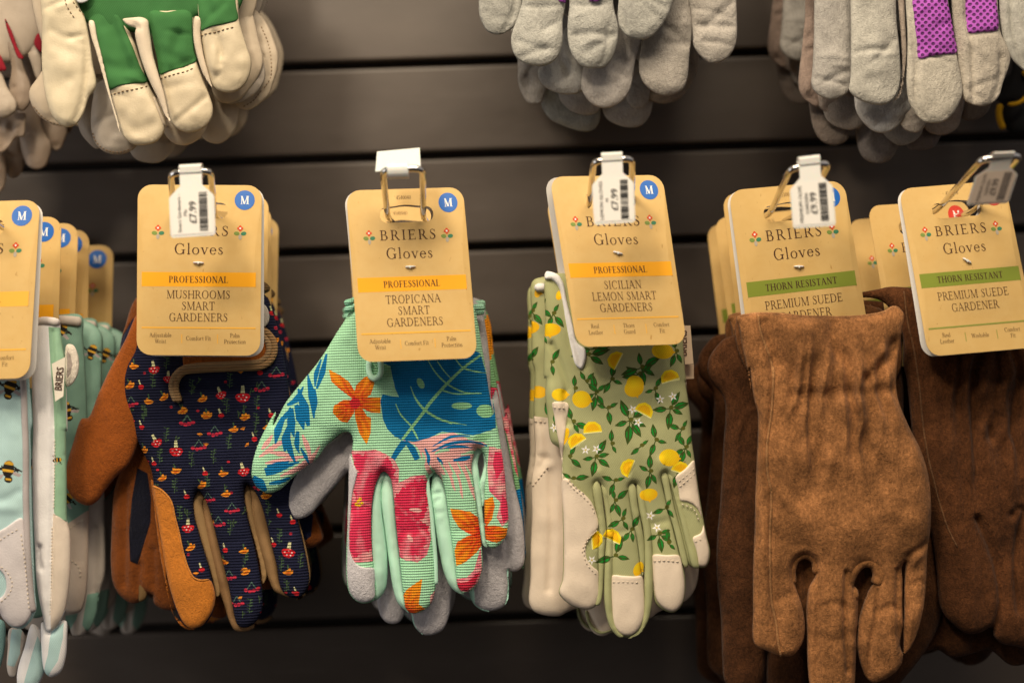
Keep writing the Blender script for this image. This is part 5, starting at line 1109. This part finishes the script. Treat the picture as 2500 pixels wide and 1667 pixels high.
# ================================================================== BEE PRINT PAIRS AT THE LEFT EDGE
AQUA = wc(182, 207, 196); AQUAG = wc(150, 184, 146); BEEW = wc(212, 198, 188); WHT = wc(240, 230, 218)
BEELINES = []
def bee(x, y, s=1.0, a=0.0):
    S = []; blk = wc(36, 30, 26); gold = wc(222, 164, 48); wing = wc(186, 168, 158)
    for k, (dx, dy, an) in enumerate(((-16, -8, 2.6), (-18, 4, 3.3), (-12, 14, 3.9), (16, -10, .5), (20, 2, -.1), (14, 14, -.7))):
        S.append((rotp([(0, -1.2), (9, -2), (17, 3), (16, 5), (8, 1), (0, 1.2)], x + dx * s * .45, y + dy * s * .6, s, an + a), blk))
    S.append((rotp([(-4, 8), (-14, 14), (-26, 24), (-22, 28), (-10, 20)], x, y, s, a), wing)); S.append((rotp([(4, 4), (14, 4), (26, 8), (22, 13), (10, 10)], x, y, s, a), wing))
    S.append((rotp(disc(0, 0, 11, 17, 14), x, y, s, a), blk)); S.append((rotp([(-9, -12), (0, -16), (9, -12), (8, -8), (-8, -8)], x, y, s, a), gold)); S.append((rotp([(-11, 1), (11, 1), (10, 6), (-10, 6)], x, y, s, a), gold)); S.append((rotp(disc(3, 20, 8, 7, 10), x, y, s, a), blk)); S.append((rotp([(-3, 18), (9, 18), (8, 22), (-2, 22)], x, y, s, a), gold))
    return S
def bee_pair():
    root = thing('glove_pair', 'aqua bumblebee print gloves with white leather, front pair cut off by the left edge', 'gloves', P(fr('D -55,520'), .945)[0], 'aqua bee print glove pairs')
    hang_card(root, '-196,468 93,459 68,868 -216,876', .945, .925, ('BEES SMART', 'GARDENERS'), 'PROFESSIONAL', YELLOW, (('Real', 'Leather'), ('Thorn', 'Guard'), ('Comfort', 'Fit')), leaf=(4, 5))
    d = .945
    body = fr('''S -200,860 ; L -300,900 -100,860 100,900 175,1080 192,1250 205,1450 ; M 190,0 192,150 196,400 205,700 218,1000 225,1110 190,1185 140,1228 80,1222 20,1170 -10,1120 -120,1100 -160,900 -160,500 ; S -190,1150 -210,1000''')
    sh = bee(*fr('L 84,1205')[0], 1.25, .35) + bee(*fr('M 70,235')[0], 1.25, .15) + bee(-60, 1100, 1.1, 1.2) + bee(-20, 1010, 1.0, 2)
    b, f = panel('glove', body, TWILL, root, d, AQUA, 26, 40, 6.5, sh, [(fr('M 120,380 40,430 -40,440'), 12, -4), (fr('M 110,480 20,470'), 14, 4), (fr('L 60,1400 100,1500'), 18, 3)], (2, 70, 51), back=BEEW)
    lp = drape('leather_patch', fr('M -20,650 60,590 148,538 165,620 178,800 196,1000 208,1110 180,1180 135,1215 80,1212 25,1165 -5,1110 -40,1060 0,1040 40,1010 58,955 45,890 10,850 -40,830'), LEATHER, b, f, 4.5, BEEW, edge=4)
    stitches('stitching', [fr('M 0,692 70,640 140,602'), fr('M 150,640 170,800 185,1000 196,1120'), fr('M 5,825 50,850 85,900 98,950 80,1000 30,1050 0,1075')], THREADL, b, f, 5, 6, 1.3, 4.8)
    cord('side_piping', fr('L 150,1060 165,1250 172,1450 ; M 168,0 172,150 172,400 182,700 200,1000 214,1120'), 8, PLAIN, b, f, lift=2, col=wc(178, 164, 154), flat=.8)
    # the second glove, seen on its white edge
    d2 = d + .012
    sec = fr('''L 196,790 205,830 290,770 375,785 388,860 400,950 415,1040 425,1250 428,1500 ; M 412,0 414,300 418,560 436,640 440,780 436,900 420,1040 400,1130 370,1190 330,1238 290,1240 268,1160 245,1060 225,920 218,760 205,500 200,200 205,0 ; L 205,1300 200,1000''')
    WHS = brushed(WHT, WHT, 20, 1)
    shp = [(poly(fr('L 322,830 385,835 420,1040 430,1568 ; M 418,0 418,580 345,505 348,0 ; L 352,1300 335,1040'), 8), AQUAG), (poly(fr('M 340,510 380,530 420,570 445,650 445,900 410,1100 340,1250 320,1240 330,1000 335,700'), 8), wc(226, 204, 178))] + bee(*fr('M 372,180')[0], .5, 1.5)
    b2, f2 = panel('glove', sec, LEATHER, root, d2, WHT, 30, 36, 5.5, shp, [(fr('L 345,860 355,1300 ; M 345,200 338,600 325,1000 305,1220'), 5, -7), (fr('M 258,720 250,780 262,850'), 7, -10)], (1.2, 60, 53), back=AQUA)
    cord('cuff_binding', fr('L 205,810 250,800 290,792 340,796 384,806'), 10, PLAIN, b2, f2, lift=4, col=wc(222, 206, 190), flat=.5)
    stitches('stitching', [fr('M 352,60 350,300 346,480'), fr('M 334,600 330,900 318,1150')], THREADL, b2, f2, 4, 4, 1.2, 1)
    ft = sheet('fabric_label', poly(fr('L 330,1066 416,1022 404,1272 352,1306'), 8), lambda uv, off: P(uv, d2 - .011) - np.stack([0 * off, off, 0 * off], 1), cloth('label_tape_cream', 'plain', .8, .05, wc(236, 220, 194)), b2, .0006)
    v, fc, mx = sans_quads('BRIERS', True); sc = 56 / mx[0]; base = fr('L 372,1232')[0]; c, s = math.cos(.10), math.sin(.10)
    x_, y_ = 9 - v[:, 1] * sc * 1.3, -v[:, 0] * sc; uv = np.stack([base[0] + x_ * c - y_ * s, base[1] + x_ * s + y_ * c], 1); W_ = P(uv, d2 - .011); W_[:, 1] -= .0004
    mesh_obj('label_lettering', W_, fc, INK, b2, smooth=False)
    panel('wrist_button', fr('L 425,945 465,945 495,1000 505,1070 490,1150 455,1200 425,1210 415,1080'), FELT, b2, d2 - .001, wc(226, 208, 184), 10, 14, 5, [(fr('L 430,980 455,1010 468,1070 455,1130 430,1160'), wc(168, 150, 136))])
    # fingers hanging below
    for pts, base_, dd in (('M 262,1180 320,1240 380,1180 410,1180 416,1300 405,1420 375,1500 320,1530 285,1510 262,1440 255,1320', WHT, .004), ('M 110,1480 150,1350 200,1200 250,1240 265,1380 275,1500 240,1580 210,1640 130,1640 105,1560', WHT, .010), ('M 60,1230 110,1220 150,1260 140,1380 110,1480 95,1530 60,1525 42,1470 48,1350', wc(206, 190, 172), .018), ('M -60,1180 20,1180 35,1280 20,1400 -10,1480 -60,1480', wc(150, 190, 178), .022)):
        panel('glove_finger', fr(pts), TWILL, b2, d2 + dd, base_, 24, 26, 6, [(poly(fr('M 325,1245 400,1190 398,1280 370,1420 300,1525 275,1500 310,1380'), 8), AQUA), (poly(fr('M 240,1270 262,1330 275,1500 200,1640 150,1600 200,1420'), 8), AQUA), (poly(fr('M 80,1230 140,1230 130,1380 95,1460 50,1450 70,1330'), 8), AQUA)], noise=(1.5, 50, 55))
    return root
BEE = bee_pair()
def bee_pair_behind():
    root = thing('glove_pair', 'aqua bee print gloves second from the front, blue M sticker right of the front card', 'gloves', P(fr('D -5,556'), .992)[0], 'aqua bee print glove pairs')
    hang_card(root, '-147,505 142,497 131,890 -152,897', .992, .984, ('BEES SMART', 'GARDENERS'), 'PROFESSIONAL', ORANGE, (('Real', 'Leather'), ('Thorn', 'Guard'), ('Comfort', 'Fit')), leaf=None)
    d = 1.000; aq = wc(128, 160, 136)
    sh = bee(*fr('L 405,850')[0], 1.1, .5) + bee(*fr('L 440,1350')[0], 1.15, -.2) + bee(*fr('M 430,420')[0], 1.0, .8) + bee(*fr('L 300,1200')[0], 1.1, 1.2) + bee(*fr('M 200,200')[0], 1.1, 2.0) + [(poly(fr('M 380,620 430,575 540,500 600,480 600,1300 300,1300'), 8), wc(196, 172, 148))]
    body = fr('''L 60,770 380,752 520,760 530,900 545,1100 555,1300 562,1568 ; M 552,100 556,300 552,480 548,700 545,900 530,1040 500,1120 450,1135 410,1125 385,1060 370,1130 320,1150 280,1080 265,1150 200,1160 160,1090 120,1000 70,1010 20,940 10,700 20,300 40,0 ; L 50,1200''')
    b, f = panel('glove', body, TWILL, root, d, aq, 24, 38, 7, sh, [(fr('M 395,700 392,1000 380,1090'), 7, -9), (fr('M 270,700 268,1060'), 7, -9), (fr('L 470,950 490,1200 480,1500'), 20, 5), (fr('M 480,560 500,800'), 14, -4)], (2.5, 60, 57), back=WHT)
    cord('cuff_binding', fr('L 300,800 385,790 460,792 524,800'), 12, PLAIN, b, f, lift=3, col=wc(206, 188, 168), flat=.5)
    stitches('stitching', [fr('M 420,620 480,580 545,540'), fr('M 455,800 490,830 510,880 500,930')], THREADL, b, f, 5, 6, 1.3, 1)
    sec = fr('''L 60,790 500,775 640,860 650,1100 640,1568 ; M 640,200 650,600 650,900 620,1010 600,1140 560,1230 500,1275 450,1270 420,1200 330,1290 250,1270 180,1240 100,1180 50,900 60,100''')
    panel('glove', sec, LEATHER, root, d + .014, wc(196, 178, 158), 22, 34, 8, [(poly(fr('M 555,1010 620,1000 600,1160 545,1250 520,1200'), 8), aq), (poly(fr('M 420,1140 490,1130 480,1170 430,1250 410,1220'), 8), aq), (poly(fr('L 380,700 700,700 700,1568 ; M 700,300 540,500 400,560 L 380,1400'), 8), aq)] + bee(*fr('L 600,980')[0], .9, .4), [(fr('M 500,1000 490,1270'), 7, -8), (fr('M 600,600 590,1000'), 8, -7)], (2.5, 60, 59), back=aq)
    return root
BEE2 = bee_pair_behind()
for dx, dy, dz, rz, lab in [(.003, .026, -.002, .04, 'aqua bee print gloves third from the front at the left edge, card edge showing'), (.005, .050, -.006, -.03, 'aqua bee print gloves fourth from the front at the left edge, in shade'), (.014, .078, -.0150, .0, 'aqua bee print gloves rearmost at the left edge, their card top showing by itself')]:
    dup(BEE2, (dx, dy, dz), (0, rz * .3, rz), lab)
hook('chrome hook at the left edge holding the bee print gloves', (-142, 420), (-48, 416), (-118, 524), (-6, 520), .89, .95)
# ================================================================== THE ROW ABOVE: gloves cut off by the top of the photo
def finger_glove(root, d, palm, fingers, mat, col, palm_mat=None, palm_col=None, T=21, seed=60, noise=2.2):
    """palm plus separately inflated fingers; returns the glove and the fingers' reliefs"""
    g, f = panel('glove', fr(palm), palm_mat or mat, root, d, palm_col or col, T, 40, 8, noise=(noise, 70, seed))
    out = []
    for i, it in enumerate(fingers):
        pts, off = it[0], it[1]; c = it[2] if len(it) > 2 and it[2] else col; wr = it[3] if len(it) > 3 else ()
        out.append(panel('finger', fr(pts), mat, g, d + off, c, T, 34, 6.0, (), [(fr(a), b, h) for a, b, h in wr], (noise * 1.35, 52, seed + i), back=c, seam=(8, 3.2, 2.6), creases=4))
    return g, f, out
GREEN = wc(58, 106, 54); HIDE = wc(198, 177, 142); HIDE2 = wc(190, 168, 138); HIDEG = wc(166, 150, 130)
def green_pair():
    root = thing('glove_pair', 'cream leather gloves with green cotton backs, front pair above the mushroom gloves', 'gloves', P(fr('A 1000,-900'), .985)[0], 'green and cream leather glove pairs')
    d = .972
    g, f, F = finger_glove(root, d + .004, 'A 480,-950 1750,-950 1790,-300 1730,40 1650,140 1430,130 1390,160 1330,330 1150,320 1040,260 900,230 860,260 760,260 640,180 560,60 500,-200', [
        ('A 640,60 640,170 680,340 730,500 772,640 805,760 840,870 890,985 965,1040 1075,1036 1145,1000 1186,920 1178,830 1115,700 1062,600 1015,450 965,300 900,170 860,60', -.001, None, [('A 770,60 850,300 930,500', 16, -9), ('A 930,180 960,400', 14, 5), ('A 800,480 1000,520', 14, -4), ('A 880,880 1000,930 1120,900', 14, -3.5)]),
        ('A 1060,80 1085,250 1128,430 1150,560 1180,700 1210,850 1262,915 1340,952 1440,934 1508,872 1530,790 1502,680 1455,560 1412,440 1392,300 1370,80', -.002, None, [('A 1290,280 1270,400 1320,480', 14, -8), ('A 1180,330 1260,380', 14, 4), ('A 1200,640 1400,600', 12, -3)]),
        ('A 1420,-60 1420,80 1440,230 1465,400 1500,550 1540,630 1620,666 1710,650 1778,575 1806,450 1772,330 1720,160 1680,-60', -.0035, None, [('A 1560,250 1580,330 1590,470', 7, -6), ('A 1600,240 1600,420', 6, -4), ('A 1480,-20 1520,100', 14, -7)]),
        ('A 312,-300 302,200 300,450 312,600 342,750 392,860 470,912 540,900 598,820 640,700 690,620 665,450 645,300 612,140 560,20 520,-300', -.006, wc(204, 184, 148), [('A 480,360 560,420 600,520', 26, -5), ('A 420,-40 400,120', 30, 4), ('A 630,300 625,500 612,640 590,760 540,880', 5, -8)]),
    ], LEATHER, HIDE, TWILL, GREEN, 24, 61, 3.2)
    dr = [(0, 'A 600,70 700,80 870,130 905,220 960,340 1010,480 1056,592 980,606 880,628 785,652 752,560 720,440 680,280 640,160'), (1, 'A 1075,80 1200,100 1368,80 1388,240 1400,380 1416,440 1340,480 1250,515 1150,540 1130,430 1100,290'), (2, 'A 1432,-70 1560,-90 1670,-70 1700,60 1708,150 1640,180 1540,205 1438,224 1430,100')]
    for i, pts in dr: drape('cotton_back', fr(pts), TWILL, F[i][0].parent, F[i][1], 3.5, GREEN, edge=3)
    stitches('stitching', [fr('A 795,688 900,668 1000,645 1060,622')], THREAD, g, F[0][1], 5, 6, 1.4, 1.2)
    stitches('stitching', [fr('A 1160,572 1260,548 1350,520 1415,486')], THREAD, g, F[1][1], 5, 6, 1.4, 1.2)
    stitches('stitching', [fr('A 1446,262 1560,242 1690,205')], THREAD, g, F[2][1], 5, 6, 1.4, 1.2)
    stitches('stitching', [fr('A 470,-20 510,80 560,160'), fr('A 500,-30 560,60 612,122')], THREAD, g, F[3][1], 5, 6, 1.3, 1.2)
    cord('finger_seam', fr('A 1108,700 1150,800 1190,910'), 4, LEATHER, g, F[0][1], lift=1, col=HIDE2)
    panel('finger_gusset', fr('A 880,140 950,128 1020,126 1062,150 1070,200 1085,300 1100,400 1140,540 1180,680 1215,840 1230,880 1190,840 1140,720 1080,600 1030,480 985,330 968,240 975,205 930,190 890,160'), LEATHER, g, d - .004, wc(208, 186, 156), 22, 20, 5, wr=[(fr('A 900,150 970,175 1000,210'), 6, -6)])
    panel('finger_gusset', fr('A 1400,120 1385,220 1390,300 1420,430 1470,560 1520,625 1500,540 1462,400 1440,250 1440,130'), LEATHER, g, d - .002, wc(200, 178, 148), 18, 16, 5)
    panel('finger_gusset', fr('A 640,150 650,250 690,380 730,520 775,680 830,860 860,950 850,880 800,700 770,580 735,420 700,280 670,150'), LEATHER, g, d - .003, wc(210, 190, 160), 16, 14, 5)
    panel('cuff_label', fr('A 520,-200 560,20 640,0 640,-200'), PLAIN, g, d - .006, (.7, .7, .72), 4, 20, 6)
    g2, f2, F2 = finger_glove(root, d + .018, 'A 300,-800 1800,-800 1850,0 1700,300 1100,500 500,500 300,300', [
        ('A 330,480 270,560 215,640 208,690 240,780 300,850 380,895 470,912 520,905 560,700 520,400', .002, HIDE2),
        ('A 700,600 668,700 652,850 660,960 690,1040 760,1095 850,1110 940,1085 985,1040 1000,800 960,500', .0, HIDEG),
        ('A 1130,700 1150,860 1180,960 1250,1030 1330,1045 1420,1005 1478,930 1500,800 1450,500', .001, HIDE2),
        ('A 1500,300 1510,560 1530,680 1570,730 1640,742 1720,715 1790,640 1850,560 1890,450 1850,250 1810,80 1750,-100', .0, HIDE2),
        ('A 1700,-100 1790,60 1830,200 1880,400 1905,520 1890,600 1830,680 1720,740 1620,740 1560,650 1600,200', .003, HIDEG),
    ], LEATHER, HIDE2, seed=71)
    stitches('stitching', [fr('A 240,770 300,838 380,885 450,900'), fr('A 668,960 700,1030 770,1083 860,1096 940,1074')], THREAD, g2, F2[1][1], 4, 5, 1.3, .6)
    g3, f3, F3 = finger_glove(root, d + .034, 'A 300,-800 1900,-800 1900,0 1700,300 1100,500 500,500', [
        ('A 560,700 570,930 620,1010 700,1070 760,1000 760,700', 0, HIDEG), ('A 940,800 935,1090 980,1145 1060,1170 1150,1165 1220,1110 1260,1040 1240,800', 0, HIDEG), ('A 1440,700 1450,980 1510,1025 1580,1030 1650,985 1700,900 1708,730 1640,500', 0, HIDE2),
        ('A 1660,300 1700,760 1780,790 1860,750 1930,680 1960,600 1990,500 1998,400 1970,300 1920,180 1870,110 1800,60', -.004, HIDE2, [('A 1890,180 1940,350 1945,550', 6, -5)])], LEATHER, HIDEG, seed=81)
    stitches('stitching', [fr('A 1880,200 1930,320 1950,440 1945,560 1900,640'), fr('A 1880,660 1820,730 1750,770')], THREAD, g3, F3[3][1], 4, 5, 1.3, .6)
    return root
GREENP = green_pair()
for dx, dy, dz, rz, lab in [(-.012, .062, .012, .05, 'cream leather gloves behind the green backed pair above the mushroom gloves')]:
    dup(GREENP, (dx, dy, dz), (0, -.05, rz), lab)

GSU = wc(164, 157, 142); GSU2 = wc(158, 148, 136); MAG = wc(168, 80, 164)
def grey_pair():
    root = thing('glove_pair', 'pale grey suede gloves above the lemon gloves, front pair with a hint of magenta', 'gloves', P(fr('B 1100,-900'), .985)[0], 'grey suede gloves above the lemon gloves')
    d = .972
    g, f, F = finger_glove(root, d, 'B 200,-1100 1650,-1100 1640,-400 1600,-200 1400,-120 1100,-160 800,-160 500,-200 230,-260', [
        ('B 225,-350 208,-100 205,100 228,170 262,225 320,250 370,246 420,220 470,180 505,110 520,-100 530,-350', .001, None, [('B 468,-50 450,90 380,240', 6, -8)]),
        ('B 520,-350 515,-60 510,30 480,130 438,250 434,310 455,390 500,440 580,468 660,476 730,450 780,390 806,300 806,150 824,40 822,-120 830,-350', -.002, None, [('B 640,60 680,180', 30, -4), ('B 515,52 650,60 820,45', 5, -4)]),
        ('B 855,-350 850,-60 852,40 838,200 845,310 868,390 910,450 960,484 1040,492 1110,480 1160,420 1195,320 1205,200 1170,40 1172,-100 1180,-350', -.003, None, [('B 860,40 1000,55 1168,20', 5, -4), ('B 1040,180 1050,300 1100,380', 22, 5), ('B 1130,200 1120,360 1080,470', 5, -6)]),
        ('B 1215,-350 1210,-60 1200,120 1215,200 1260,255 1330,282 1400,284 1460,250 1520,180 1570,90 1600,-20 1620,-350', -.004, None, [('B 1240,-60 1228,120 1260,230', 5, -7)]),
    ], GSUEDE, GSU, seed=91, noise=2.5)
    panel('mesh_back', fr('B 770,-300 765,5 800,14 824,26 830,-100 835,-300'), MESHF, F[1][0].parent, d - .006, MAG, 12, 20, 6)
    panel('mesh_back', fr('B 985,-300 992,0 1030,12 1075,2 1085,-300'), MESHF, F[1][0].parent, d - .009, MAG, 12, 20, 6)
    g2, f2, F2 = finger_glove(root, d + .016, 'B 500,-900 2060,-900 2040,-200 1900,0 1300,100 800,100', [
        ('B 1690,-350 1700,-50 1725,100 1738,250 1745,330 1790,400 1860,452 1920,450 1990,415 2040,340 2056,260 2055,100 2048,-100 2050,-350', -.004, wc(170, 158, 142)),
        ('B 1420,-300 1400,100 1372,300 1352,500 1380,590 1440,650 1520,686 1600,682 1670,640 1700,560 1715,400 1735,200 1720,20 1680,-200', -.002, wc(162, 150, 134)),
        ('B 1180,100 1150,300 1090,440 960,480 932,560 935,630 970,700 1020,750 1090,778 1170,765 1240,720 1290,640 1312,540 1330,420 1365,290 1380,100', -.001, wc(172, 160, 146)),
        ('B 830,200 780,380 720,450 650,478 626,510 640,580 700,640 790,676 870,680 930,665 980,600 960,400 900,250', .001, wc(160, 152, 140), [('B 780,400 820,470 835,540', 9, -9), ('B 840,420 900,470', 14, 6)]),
    ], GSUEDE, GSU2, seed=101, noise=2.5)
    g3, f3, F3 = finger_glove(root, d + .044, 'B 450,-900 1900,-900 1850,0 1500,300 700,300', [
        ('B 500,300 484,500 486,600 520,690 560,740 600,745 650,742 690,600 660,300', .0, GSU2, [('B 560,560 545,640 570,730', 8, -9)]),
        ('B 650,500 640,680 660,780 720,860 800,900 880,930 960,945 1030,930 1070,860 1060,700 900,500', .008, wc(150, 146, 134)),
        ('B 800,500 780,700 820,760 880,805 960,826 1040,812 1080,760 1080,560', .0, GSU2), ('B 1100,500 1090,790 1120,850 1180,890 1270,915 1360,905 1420,850 1450,740 1440,500', .006, GSU2),
        ('B 1300,400 1260,700 1300,765 1350,778 1400,760 1430,600', .0, GSU2), ('B 1440,400 1400,700 1480,740 1560,742 1640,710 1720,620 1780,470 1760,300', .003, wc(140, 124, 106))], GSUEDE, GSU2, seed=111, noise=2.5)
    return root
GREYP = grey_pair()
for dx, dy, dz, rz, lab in [(.004, .075, .030, -.04, 'grey suede gloves behind the front pair above the lemon gloves, dim by the wall')]:
    dup(GREYP, (dx, dy, dz), (0, .03, rz), lab)

def magenta_pair():
    root = thing('glove_pair', 'pale grey suede gloves with magenta mesh finger backs hanging at the upper right', 'gloves', P(fr('C 1100,-1000'), .985)[0], 'grey suede and magenta mesh glove pairs')
    d = .965
    g, f, F = finger_glove(root, d, 'C 480,-1200 2100,-1200 2080,-400 2000,-250 1700,-200 1300,-160 900,-250 560,-300', [
        ('C 545,-400 552,0 556,300 552,600 542,690 575,735 640,775 720,800 800,805 870,770 915,700 935,600 930,400 905,150 900,-100 890,-400', -.001, wc(172, 163, 146), [('C 700,640 800,700 900,660', 30, -4)]),
        ('C 968,-400 975,0 990,300 985,500 982,640 1000,780 1050,870 1110,932 1190,945 1270,930 1340,870 1390,780 1410,720 1400,600 1365,420 1340,250 1300,0 1290,-400', -.004, wc(178, 166, 146), [('C 965,-100 1010,200 1052,450 1045,700 1070,850 1120,930', 6, -9), ('C 1062,468 1200,440 1360,425', 5, -4), ('C 1180,560 1200,680', 26, -4)]),
        ('C 1322,-400 1325,0 1345,250 1365,420 1390,600 1408,720 1430,775 1500,808 1570,815 1640,790 1690,740 1720,640 1770,500 1780,400 1740,330 1700,240 1680,0 1670,-400', -.002, wc(174, 160, 140), [('C 1415,-100 1440,200 1470,400 1478,600 1490,800', 6, -9), ('C 1456,275 1560,265 1680,245', 5, -4), ('C 1700,440 1690,600 1640,780', 7, -6)]),
        ('C 1690,-400 1692,0 1705,200 1735,340 1780,440 1840,510 1920,560 2000,560 2060,480 2080,300 2060,-400', -.003, None, [('C 1765,-50 1780,200 1830,400 1890,520', 6, -9)]),
    ], GSUEDE, wc(168, 160, 144), seed=121, noise=2.5)
    drape('mesh_back', fr('C 1008,-300 1016,0 1035,200 1058,340 1070,455 1160,440 1260,425 1364,404 1340,250 1310,100 1288,0 1270,-300'), MESHF, F[1][0].parent, F[1][1], 4, MAG, edge=3)
    drape('mesh_back', fr('C 1415,-300 1418,0 1430,150 1450,262 1540,258 1670,236 1672,100 1664,0 1650,-300'), MESHF, F[1][0].parent, F[2][1], 4, MAG, edge=3)
    panel('finger_side', fr('C 890,-400 915,0 940,300 948,550 925,700 880,775 930,740 965,600 985,400 975,150 965,-100 960,-400'), GSUEDE, g, d + .002, wc(160, 142, 124), 14, 14, 6)
    g2, f2, F2 = finger_glove(root, d + .016, 'C 260,-1200 1900,-1200 1900,-200 1500,200 700,200 300,0', [
        ('C 285,-400 275,0 272,300 262,520 255,660 285,710 340,748 410,766 480,745 530,712 560,600 570,300 560,-400', -.003, wc(166, 156, 142)),
        ('C 600,500 585,790 600,860 650,940 720,1000 790,1020 860,1005 930,950 980,880 1020,860 1040,600', .0, wc(170, 162, 152), [('C 690,800 800,880', 14, -5)]),
        ('C 960,600 940,960 1000,1010 1070,1015 1120,970 1140,900 1130,600', .001, wc(160, 146, 130))], GSUEDE, GSU2, seed=131, noise=2.5)
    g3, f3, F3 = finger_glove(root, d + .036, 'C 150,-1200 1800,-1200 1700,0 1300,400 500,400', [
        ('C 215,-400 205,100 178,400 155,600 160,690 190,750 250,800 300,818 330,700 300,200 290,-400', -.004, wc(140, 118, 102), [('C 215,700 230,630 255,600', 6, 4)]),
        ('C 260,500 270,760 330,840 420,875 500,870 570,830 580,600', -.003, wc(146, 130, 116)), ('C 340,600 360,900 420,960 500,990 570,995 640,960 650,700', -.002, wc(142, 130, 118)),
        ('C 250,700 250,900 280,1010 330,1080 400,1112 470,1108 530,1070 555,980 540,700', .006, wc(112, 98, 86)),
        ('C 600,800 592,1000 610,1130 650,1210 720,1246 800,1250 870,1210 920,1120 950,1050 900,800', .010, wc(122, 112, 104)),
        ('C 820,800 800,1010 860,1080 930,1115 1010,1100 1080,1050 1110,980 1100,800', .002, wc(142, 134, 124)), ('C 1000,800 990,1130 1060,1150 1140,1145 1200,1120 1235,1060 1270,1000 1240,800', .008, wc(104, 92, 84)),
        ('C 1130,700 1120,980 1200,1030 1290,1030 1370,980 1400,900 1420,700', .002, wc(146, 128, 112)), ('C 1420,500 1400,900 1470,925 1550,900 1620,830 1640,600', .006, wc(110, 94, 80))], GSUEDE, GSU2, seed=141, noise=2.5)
    return root
MAGP = magenta_pair()
dup(MAGP, (-.004, .075, .040), (0, .02, .03), 'grey suede gloves behind the magenta mesh pair at the upper right, dim by the wall')
def black_pair():
    root = thing('glove_pair', 'black gloves with yellow edging at the far upper right corner, mostly out of frame', 'gloves', P(fr('C 2000,-400'), 1.06)[0])
    blk = (.012, .012, .013)
    g, f = panel('glove', fr('C 1760,-600 2500,-600 2500,300 2400,800 2200,700 2000,780 1900,800 1800,790 1700,780 1660,760 1720,700 1790,500 1780,200'), PLAIN, root, 1.06, blk, 26, 36, 8)
    panel('finger', fr('C 1720,600 1700,780 1720,900 1740,980 1800,1030 1880,1030 1980,960 2000,700 1900,560'), PLAIN, g, 1.064, blk, 28, 30, 7)
    cord('yellow_edging', fr('C 1700,800 1690,860 1700,930 1725,990'), 8, PLAIN, g, d=1.058, col=wc(206, 150, 20)); cord('yellow_edging', fr('C 1760,800 1810,798 1860,780 1900,740'), 5, PLAIN, g, d=1.050, col=wc(206, 150, 20)); cord('yellow_edging', fr('C 1875,545 1900,580 1940,610'), 6, PLAIN, g, d=1.052, col=wc(206, 150, 20))
black_pair()
def red_pair():
    root = thing('glove_pair', 'off white leather gloves with red cotton backs at the upper left edge, out of focus', 'gloves', P(fr('N 60,-900'), 1.03)[0])
    a, b_, c = wc(176, 156, 132), wc(150, 128, 106), wc(132, 112, 92)
    g, f, F = finger_glove(root, 1.03, 'N -700,-1100 420,-1100 340,0 330,300 100,500 -400,300', [
        ('N -260,300 -200,600 -120,800 -60,900 0,942 80,925 128,880 132,820 100,760 60,700 20,600 -60,400', -.010, a), ('N -60,-100 0,120 60,350 90,560 70,700 120,860 180,890 240,820 250,700 200,560 130,350 60,130 0,-100', -.004, b_),
        ('N 40,-100 100,50 180,300 250,520 300,640 330,600 330,450 290,330 200,150 120,-60', .0, a), ('N 130,-200 200,0 270,200 310,300 340,200 330,0 300,-200', .004, b_),
        ('N -200,700 -100,1100 0,1220 70,1180 130,1100 190,1090 205,1000 200,905 110,910 0,930', .002, b_, [('N 100,900 90,1050 30,1190', 9, -9), ('N 0,1000 40,1120', 9, -8)])], LEATHER, a, seed=151)
    for pts in ('N -60,420 0,440 30,500 50,560 0,570 -60,560', 'N 40,150 90,240 150,400 190,470 150,470 100,360 50,220'): panel('cotton_back', fr(pts), PLAIN, g, 1.018, wc(134, 20, 32), 12, 20, 6)
    panel('cotton_back', fr('N 270,350 300,270 330,280 330,420 300,400'), PLAIN, g, 1.026, wc(134, 20, 32), 10, 20, 6)
    g2, f2, F2 = finger_glove(root, 1.055, 'N -500,-1000 500,-1000 420,300 200,600 -300,500', [
        ('N 150,500 140,900 180,1230 230,1330 300,1352 360,1330 400,1240 412,1150 370,1080 330,1000 300,500', -.004, b_), ('N 330,600 330,1000 380,1140 410,1190 450,1205 490,1180 525,1100 540,1040 480,700', .002, b_),
        ('N 30,800 20,1200 60,1400 110,1422 170,1380 195,1300 160,800', .004, c), ('N -120,1000 -100,1450 -20,1540 30,1500 52,1380 40,1250 0,1180 -40,1000', -.002, b_), ('N 380,600 400,950 480,1050 560,1060 580,1000 520,600', .008, c)], LEATHER, b_, seed=161)
red_pair()
